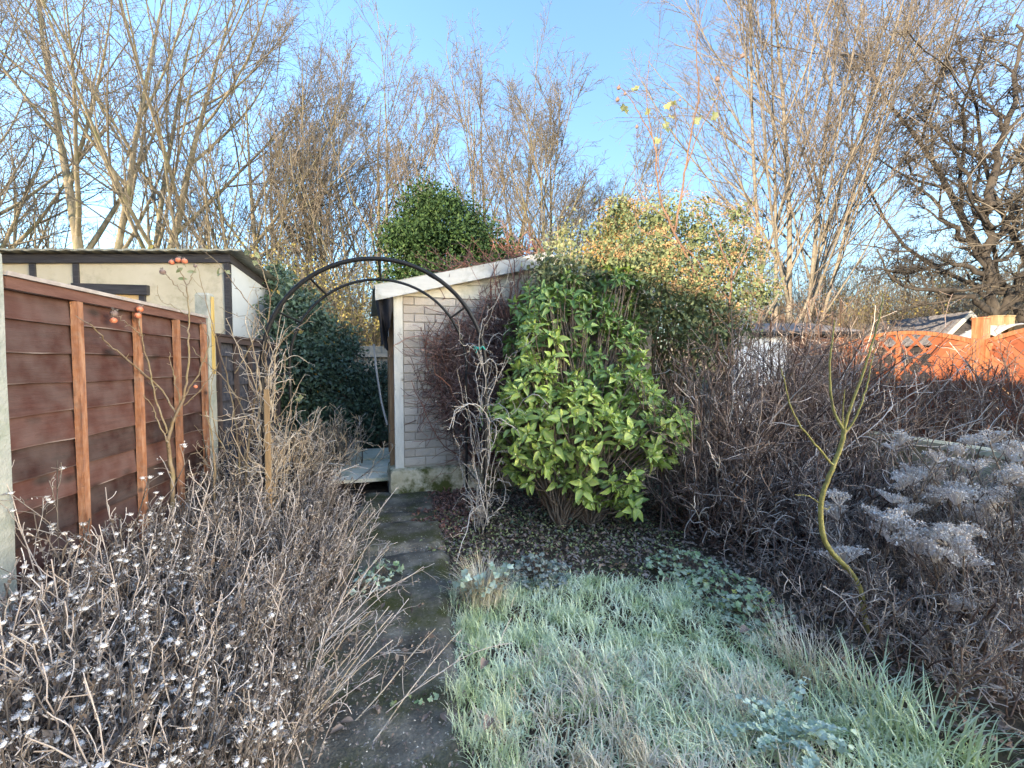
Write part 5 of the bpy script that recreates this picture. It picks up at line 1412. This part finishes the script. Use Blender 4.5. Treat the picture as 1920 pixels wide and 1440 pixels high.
# ---------------------------------------------------------------- left bed: frosted dry asters
def aster_parts(n, H, lean, nh, dead, n2=4, n3=3):
    a = rng.uniform(0, 6.28, n); l = np.abs(rng.normal(0, .25, n))
    p = np.c_[rng.normal(0, .10, n), rng.normal(0, .10, n), np.full(n, -.02)]
    P1, R1 = walk(p, np.c_[np.cos(a)*l+lean[0], np.sin(a)*l+lean[1], np.ones(n)], H*rng.uniform(.6, 1.1, n), 9, -.015, .07, .004, .0024)
    P2, R2 = grow(P1, R1, n2, (.3, 1), (20, 55), (.15, .36), 5, .05, .12, .7, .0021, .35)
    P3, R3 = grow(P2, R2, n3, (.3, 1), (25, 60), (.25, .55), 4, .03, .2, .8, .0016, .3)
    for P_ in (P1, P2, P3): P_[..., 2] = np.maximum(P_[..., 2], .012)
    na = n//4
    Pa, Ra = walk(p[:na]*1.2, np.c_[np.cos(a[:na])*l[:na]+lean[0], np.sin(a[:na])*l[:na]+lean[1], np.ones(na)], H*rng.uniform(.8, 1.25, na), 9, -.02, .05, .0034, .002)
    Pb, Rb = grow(Pa, Ra, 6, (.4, 1), (20, 55), (.10, .28), 5, .02, .16, .7, .0019, .3)
    for P_ in (Pa, Pb): P_[..., 2] = np.maximum(P_[..., 2], .012)
    pale = MB().tubes(Pa, Ra, 4).tubes(Pb, Rb, 3)
    q = np.concatenate([P1.reshape(-1, 3), P2.reshape(-1, 3)]); q = q[rng.integers(0, len(q), dead)]
    dl = MB().add(*leaf_cloud(q + rng.normal(0, .008, q.shape), .024, None, LEAF_S, .9))
    tips = np.concatenate([P2[:, -1], P3[:, -1]]); tips = tips[tips[:, 2] > H*.5]
    tips = tips[rng.permutation(len(tips))[:nh]]
    small = np.concatenate([P3[:, -1]]); small = small[rng.random(len(small)) < .5]
    sh = MB().add(*leaf_cloud(np.repeat(small, 3, 0)+rng.normal(0, .004, (len(small)*3, 3)), .010))
    return MB().tubes(P1, R1, 4), MB().tubes(P2, R2, 3).tubes(P3, R3, 3), dl, tips, sh, pale
def frost_head_mesh(k):
    mb = MB()
    n = 46
    a = np.arange(n)*2.4 + k; r = .0145*np.sqrt((np.arange(n)+.5)/n)
    p = np.c_[r*np.cos(a), r*np.sin(a), .004-16*r*r + rng.normal(0, .0012, n)]
    mb.add(*leaf_cloud(p, .0045))
    mb.add(*sphere_arrays(np.array([0,0,-.003]), .0095, 8, 6, .55))
    me = mb.mesh('seed_head', True); me.materials.append(M['frosthead'])
    return me
fh = [frost_head_mesh(k) for k in range(3)]
kinds = []
def aster(label, loc, prm, withheads, group):
    t = thing('dry_aster', label, 'dry plant', loc, group=group)
    st_, tw_, dl, tips, sh, pale = prm
    pale.build('pale_stems', M['palestem'], t)
    st_.build('stems', M['drystem'], t); tw_.build('twigs', M['drytwig'], t); dl.build('dead_leaves', M['deadleaf'], t); sh.build('seed_tufts', M['umbel'], t)
    return t, tips
LA, GA = 'clump of frosted dry aster stems in the bed between brown fence and path', 'dry asters in the left bed'
LH, GH = 'clump of frosted dry asters with white seed heads close to the near fence post', 'white headed asters in the left bed'
plain = []
for k, (px, py) in enumerate(((520, 1150), (430, 1100), (560, 1010))):
    prm = aster_parts(40, (.50, .56, .54)[k], ((.26, .1), (.16, 0), (.32, .15))[k], 0, 700)
    t, _ = aster(LA, gl(px, py), prm, False, GA); plain.append(t)
for px, py, s, k in [(360,1180,1,1),(470,1230,.9,0),(520,1230,.7,2),(590,1120,.7,0),(600,1050,.7,2),(500,1080,1,1),(430,1030,1,2),(380,1060,1.05,0),(470,980,.95,1),(540,960,.85,0),(590,980,.75,2),(430,960,.9,0),(330,1110,1.05,2),(300,1160,1.05,1),(250,1190,1,0),(450,1340,.8,1),(380,1330,.95,2),(300,1290,1.05,0),(480,1440,.6,0),(570,930,.7,1),(520,920,.75,2),(355,1000,1.0,1)]:
    copy_thing(plain[k], gl(px, py), random.uniform(-.5, .5), s*random.uniform(.9, 1.1))
hp = [aster_parts(40, H, ln, nh, 520) for H, ln, nh in ((.50, (.10,.0), 52), (.46, (.2,.1), 52))]
hd_src = []
for k in range(2):
    t, tips = aster(LH, gl((200, 300)[k], (1300, 1400)[k]), hp[k], True, GH)
    for q in tips:
        o = link('seed_head', fh[random.randrange(3)], t, tuple(q+[0,0,.004]))
        o.rotation_euler = (random.uniform(-.5,.5), random.uniform(-.5,.5), random.uniform(0,6)); s_ = random.uniform(.7, 1.15); o.scale = (s_,)*3
    hd_src.append(t)
for px, py, s, k in [(120,1260,1.05,1),(60,1330,1.05,0),(180,1400,.95,1),(90,1430,1,0),(20,1420,1,1),(400,1450,.7,1),(190,1220,1.1,0),(60,1560,1,1),(200,1580,.95,0),(320,1560,.85,1),(430,1530,.7,0),(-60,1500,1,0)]:
    copy_thing(hd_src[k], gl(px, py), random.uniform(-.8, .8), s)
tallh, tips = aster('tall thin frosted asters with white heads standing against the brown fence', gl(165, 1215), aster_parts(9, .95, (.02, 0), 30, 20), True, None)
for q in tips:
    o = link('seed_head', fh[random.randrange(3)], tallh, tuple(q+[0,0,.004])); o.scale = (.9,)*3

# dried stems leaning from the bed over the path
for lab, px, py, ln in (('long dry stems with frosted tips leaning over the path by the bed', 560, 1190, (1.0,.55)), ('long bleached dry stems leaning across the near path edge', 520, 1400, (1.1,.6)), ('dry stems with white tufts leaning over the far path edge', 575, 1080, (.7,.5))):
    bare_shrub(lab, gl(px, py), 7, .62, .12, ln, M['drytan'], M['drytwig'], n2=5, n3=3, r=.0035, tw=.0016, out=.35, wig=.05, up=-.02, dead=60, name='dry_weed', cat='dry plant')
# low dark leafy weeds at the foot of the hedge
bare_shrub('brown dry weeds under the dark hedge left of the plank step', gl(590, 900), 60, .8, .22, (.1,0), M['drystem'], M['drytan'], n2=7, n3=3, name='dry_weed', cat='dry plant', dead=300)
bare_shrub('brown dry weeds round the left foot of the arch', gl(505, 960), 60, .85, .2, (.1,0), M['drystem'], M['drytan'], n2=7, n3=3, name='dry_weed', cat='dry plant', dead=300)

# ================================================================== GROUND COVER
def in_poly(x, y, poly):
    poly = np.asarray(poly); c = np.zeros(len(x), bool); j = len(poly)-1
    for i in range(len(poly)):
        xi, yi = poly[i]; xj, yj = poly[j]
        c ^= ((yi > y) != (yj > y)) & (x < (xj-xi)*(y-yi)/(yj-yi+1e-12)+xi); j = i
    return c
def scatter(poly, n):
    poly = np.asarray(poly); lo, hi = poly.min(0), poly.max(0)
    out = np.zeros((0, 2))
    while len(out) < n:
        q = rng.uniform(lo, hi, (n, 2)); out = np.concatenate([out, q[in_poly(q[:, 0], q[:, 1], poly)]])
    return out[:n]
def gp(*pts): return np.array([G(a, b)[:2] for a, b in pts])
lawn_poly = np.concatenate([gp((850,1175),(900,1130),(965,1098),(1080,1085),(1190,1088),(1310,1105),(1400,1160),(1480,1215),(1590,1270),(1720,1355),(1840,1435)), [[2.1, .6], [.22, .6]], gp((880,1440),(845,1300))])
def grass(name, poly, n, L, w, m, seed, lean=(.5, 1.5), clump=True, kind='stuff', z0=0.0):
    q = scatter(poly, n)
    # tufts: pull blades towards tuft centres
    tc_ = scatter(poly, max(8, n//70))
    if clump:
        k = rng.integers(0, len(tc_), n); mixf = rng.uniform(0, .85, n)[:, None]
        near = tc_[k] + rng.normal(0, .022, (n, 2))
        d2 = ((q[:, None, :] - tc_[rng.integers(0, len(tc_), (n, 6))])**2).sum(-1)
        q = np.where(rng.random(n)[:, None] < .6, near, q)
    hn = .75 + .45*vnoise(q[:, 0], q[:, 1], 5, seed)
    Ls = rng.uniform(*L, n)*np.clip(hn, .35, 1.5)
    flow = vnoise(q[:, 0], q[:, 1], 3, seed+5)*2.2
    dirs = flow + rng.normal(0, 1.9, n)
    p = np.c_[q, ground_z(q[:, 0], q[:, 1]) + z0]
    V, F, A = blade_arrays(p, Ls, rng.uniform(*w, n), dirs, rng.uniform(*lean, n), 4)
    o = MB().add(V, F, A).build(name, m)
    return o
lawn = grass('frosted_lawn', lawn_poly, 25000, (.055, .145), (.0045, .0085), M['grass'], 3, lean=(.8, 2.4))
tag(lawn, 'short frosted pale green grass of the lawn right of the path', 'grass', kind='stuff')
straw = grass('straw_grass', np.concatenate([gp((960,1230),(1120,1210),(1400,1280),(1560,1330),(1600,1440)), [[1.1,.6],[.35,.6]], gp((900,1400))]), 6000, (.06, .2), (.003, .006), M['straw'], 9, lean=(.7, 2.2))
tag(straw, 'bleached straw coloured grass among the frosted lawn', 'grass', kind='stuff')
# individual tufts
def tuft(label, loc, n, L, w, m, spread, name='grass_tuft', leaves=None):
    t = thing(name, label, 'grass tuft', loc)
    p = np.c_[rng.normal(0, spread, (n, 2)), np.zeros(n)]
    V, F, A = blade_arrays(p, rng.uniform(*L, n), rng.uniform(*w, n), np.arctan2(p[:, 1], p[:, 0])+rng.normal(0, .7, n), rng.uniform(.4, 1.7, n), 5)
    MB().add(V, F, A).build('blades', m, t)
    return t
tf = tuft('straw coloured grass tuft with frosted leaves between path and lawn', gl(905, 1125), 520, (.12, .30), (.003, .006), M['straw'], .05)
nl = 46
a = rng.uniform(0, 6.28, nl); rr = .16*np.sqrt(rng.random(nl))
V, F, A = place(*LOBED, np.c_[rr*np.cos(a), rr*np.sin(a)*.8, rng.uniform(.06, .2, nl)], rng.normal(size=(nl,3))*[1,1,.3], np.tile([0,-.4,1.], (nl,1))+rng.normal(0,.3,(nl,3)), rng.uniform(.025,.05,nl))
MB().add(V, F, A).build('frosted_leaves', M['frostleaf'], tf)
tuft('coarse green grass tuft leaning over the right edge of the lawn', gl(1640, 1330), 150, (.10, .24), (.005, .009), M['greengrass'], .10)
tuft('dry straw grass tuft at the right edge of the lawn near the leaf litter', gl(1520, 1265), 240, (.12, .28), (.002, .004), M['straw'], .09)
tuft('coarse green grass tuft at the right edge of the lawn before the dark litter', gl(1760, 1420), 150, (.10, .22), (.004, .008), M['greengrass'], .12)

def rosette_plant(name, label, loc, n, R, size, m, tpl=LOBED, h=(.03, .12), cat='plant', extra=None):
    t = thing(name, label, cat, loc)
    a = rng.uniform(0, 6.28, n); rr = R*np.sqrt(rng.random(n))
    z = rng.uniform(*h, n)*(1.15-.7*rr/R)
    p = np.c_[rr*np.cos(a), rr*np.sin(a), z]
    ax_ = np.c_[np.cos(a), np.sin(a), rng.normal(-.1, .25, n)] + rng.normal(0, .35, (n, 3))
    V, F, A = place(*tpl, p, ax_, np.tile([0, -.25, 1.], (n, 1)) + rng.normal(0, .35, (n, 3)), size*rng.uniform(.6, 1.2, n))
    MB().add(V, F, A).build('leaves', m, t)
    b0 = np.c_[rng.normal(0, R*.2, (n, 2)), np.zeros(n)]
    tt_ = np.linspace(0, 1, 4)[None, :, None]
    MB().tubes(b0[:, None]*(1-tt_)+p[:, None]*tt_, np.full((n, 4), .0018), 3).build('stalks', M['stem'], t)
    if extra:
        k = extra[1]
        V, F, A = place(*tpl, p[:k]+[0,0,.02], ax_[:k], np.tile([0, -.25, 1.], (k, 1)), size*rng.uniform(.8, 1.2, k))
        MB().add(V, F, A).build('yellow_leaves', extra[0], t)
    return t
rosette_plant('dark_heuchera', 'rounded clump of dark blue green leaves at the top of the lawn', gl(1010, 1085), 230, .20, .028, M['bluegreen'], h=(.04,.14))
rosette_plant('geranium', 'green lobed geranium clump behind the lawn under the bare shrubs', gl(1290, 1075), 260, .26, .030, M['mallow'])
rosette_plant('geranium', 'green lobed geranium clump with yellowed leaves at the right end of the lawn', gl(1360, 1120), 260, .24, .030, M['mallow'], extra=(M['yellowlobed'], 14))
rosette_plant('geranium', 'small green lobed clump beside the frosted shrub at the lawn edge', gl(1420, 1165), 170, .18, .028, M['mallow'])
fw = thing('frosted_weed', 'frosted grey green leafy weed with divided leaves growing in the lawn', 'weed', gl(1475, 1405))
nA, nB = 34, 9
a = rng.uniform(0, 6.28, nA); l = rng.uniform(.5, 1.6, nA)
P, R = walk(np.c_[rng.normal(0, .03, (nA, 2)), np.full(nA, .02)], np.c_[np.cos(a)*l, np.sin(a)*l, np.ones(nA)], rng.uniform(.14, .27, nA), nB, -.14, .05, .0028, .0012)
MB().tubes(P, R, 4).build('stalks', M['frostleaf'], fw)
T_ = nrm(np.gradient(P, axis=1)); S_ = nrm(np.cross(T_, [0, 0, 1.0]))
pos_, ax2, sz_ = [], [], []
for i_ in range(2, nB):
    for sg in (-1, 1):
        pos_.append(P[:, i_]); ax2.append(S_[:, i_]*sg + T_[:, i_]*.6 + rng.normal(0, .15, (nA, 3))); sz_.append(np.full(nA, .021*(1.1-.5*abs(i_-5)/4)))
pos_ = np.concatenate(pos_); ax2 = np.concatenate(ax2); sz_ = np.concatenate(sz_)
MB().add(*place(*lobed_tpl(4), pos_, ax2, np.tile([0, 0, 1.], (len(pos_), 1)) + rng.normal(0, .3, (len(pos_), 3)), sz_)).build('leaves', M['frostleaf'], fw)
rosette_plant('path_weed', 'pale green weed sprouting at the left edge of the path', gl(715, 1085), 60, .14, .03, M['mallow'])
rosette_plant('path_weed', 'pale frosted weed in the bed edge by the path', gl(690, 1110), 60, .12, .028, M['frostleaf'])
rosette_plant('path_weed', 'tiny weed rosette growing in the path', gl(803, 1327), 16, .05, .02, M['mallow'], h=(.02,.05))
rosette_plant('path_weed', 'tiny green weed rosette between path centre and bed', gl(752, 1330), 14, .05, .02, M['ground_ivy'], h=(.02,.05))
rosette_plant('broad_leaf_weed', 'broad green leafed weed under the hedge left of the plank step', gl(600, 895), 24, .14, .09, M['mallow'], h=(.1,.28))

# leaf litter and ground ivy
bedR = np.concatenate([gp((770,985),(900,930),(1000,905),(1300,905),(1650,900),(1640,960)), [[4.3,2.6],[4.3,.8],[2.2,.9]], gp((1720,1355),(1480,1215),(1330,1110),(1080,1085),(965,1098),(860,1160),(800,1050))])
def litter(name, poly, n, size, m, label, tilt=.55, zr=(.004, .04), tpl=leaf_tpl(.55, 2, .35, .3)):
    q = scatter(poly, n)
    p = np.c_[q, ground_z(q[:, 0], q[:, 1]) + rng.uniform(*zr, n)]
    V, F, A = place(*tpl, p, rng.normal(size=(n, 3))*[1, 1, .25], rng.normal(0, tilt, (n, 3))+[0, 0, 1], rng.uniform(*size, n))
    return tag(MB().add(V, F, A).build(name, m), label, 'leaf litter', kind='stuff')
litter('leaf_litter', bedR, 14000, (.018, .05), M['litter'], 'dark fallen leaves covering the right hand bed')
ivp = gp((765,1010),(800,965),(930,950),(1080,960),(1260,985),(1320,1050),(1200,1085),(1060,1080),(960,1095),(880,1120),(830,1060))
tag(litter('ground_ivy', ivp, 2300, (.014, .034), M['ground_ivy'], 'small yellow green creeping leaves on the soil under the laurel', .5, (.01, .05)), cat='ground cover')
tag(litter('dark_ground_ivy', gp((960,1010),(930,905),(1100,880),(1330,900),(1330,985),(1100,1000)), 1300, (.02, .05), M['hedge'], 'dark ivy leaves spreading below the laurel branches', .6, (.01, .12)), cat='ground cover')
bedL = np.array([[-1.9, .7], [-.62, .7], [-.64, 4.9], [-1.0, 6.4], [-1.9, 6.4]])
litter('bed_litter', bedL, 8000, (.015, .05), M['deadleaf'], 'grey brown withered leaves on the soil of the left bed', .5, (.004, .05))
redl = gp((770,985),(800,925),(880,905),(905,960),(860,1010))
litter('red_vine_litter', redl, 1500, (.025, .05), M['redvine'], 'dark red fallen creeper leaves at the foot of the shed plinth', .5, (.01, .05))
pathp = np.array([[PX0, .8], [PX1, .8], [PX1-.04, 4.9], [PX0, 4.9]])
litter('path_debris', pathp, 3600, (.005, .022), M['litter'], 'small leaf crumbs and grit scattered on the path', .3, (.034, .040))
litter('path_grit', pathp, 1500, (.004, .011), M['grit'], 'pale grit and tiny stones scattered over the path', .5, (.034, .039))
tag(grass('path_edge_grass', np.array([[PX1-.10,.8],[PX1+.14,.8],[PX1+.12,2.95],[PX1-.02,2.9],[PX1-.09,2.5],[PX1-.01,2.2],[PX1-.11,1.8],[PX1-.03,1.4]]), 3000, (.05,.17), (.002,.004), M['grass'], 21), 'frosted grass hanging over the right path edge', 'grass', kind='stuff')
# moss cushions are part of the path surface
for k in range(9):
    q = G(random.uniform(640, 860), random.uniform(1180, 1430))
    t = thing('fallen_leaf', 'single brown curled leaf lying on the concrete path', 'leaf', (q[0], q[1], .037), random.uniform(0, 6), group='leaves on the path')
    V, F, A = place(*leaf_tpl(.5, 4, .25, .2), np.zeros((1,3)), [[1,0,.1]], [[0,.2,1]], .05)
    MB().add(V, F, A).build('leaf_blade', M['litter'], t)

for k in range(12):
    q = scatter(lawn_poly, 1)[0]
    if q[1] < 1.5: continue
    t = thing('fallen_leaf', 'brown curled leaf lying on the frosted lawn', 'leaf', (q[0], q[1], .075), random.uniform(0, 6), group='leaves on the lawn')
    V, F, A = place(*leaf_tpl(.7, 5, .3, .3), np.zeros((1,3)), [[1,0,.15]], [[.1,.25,1]], .055)
    MB().add(V, F, A).build('leaf_blade', M['litter'], t)
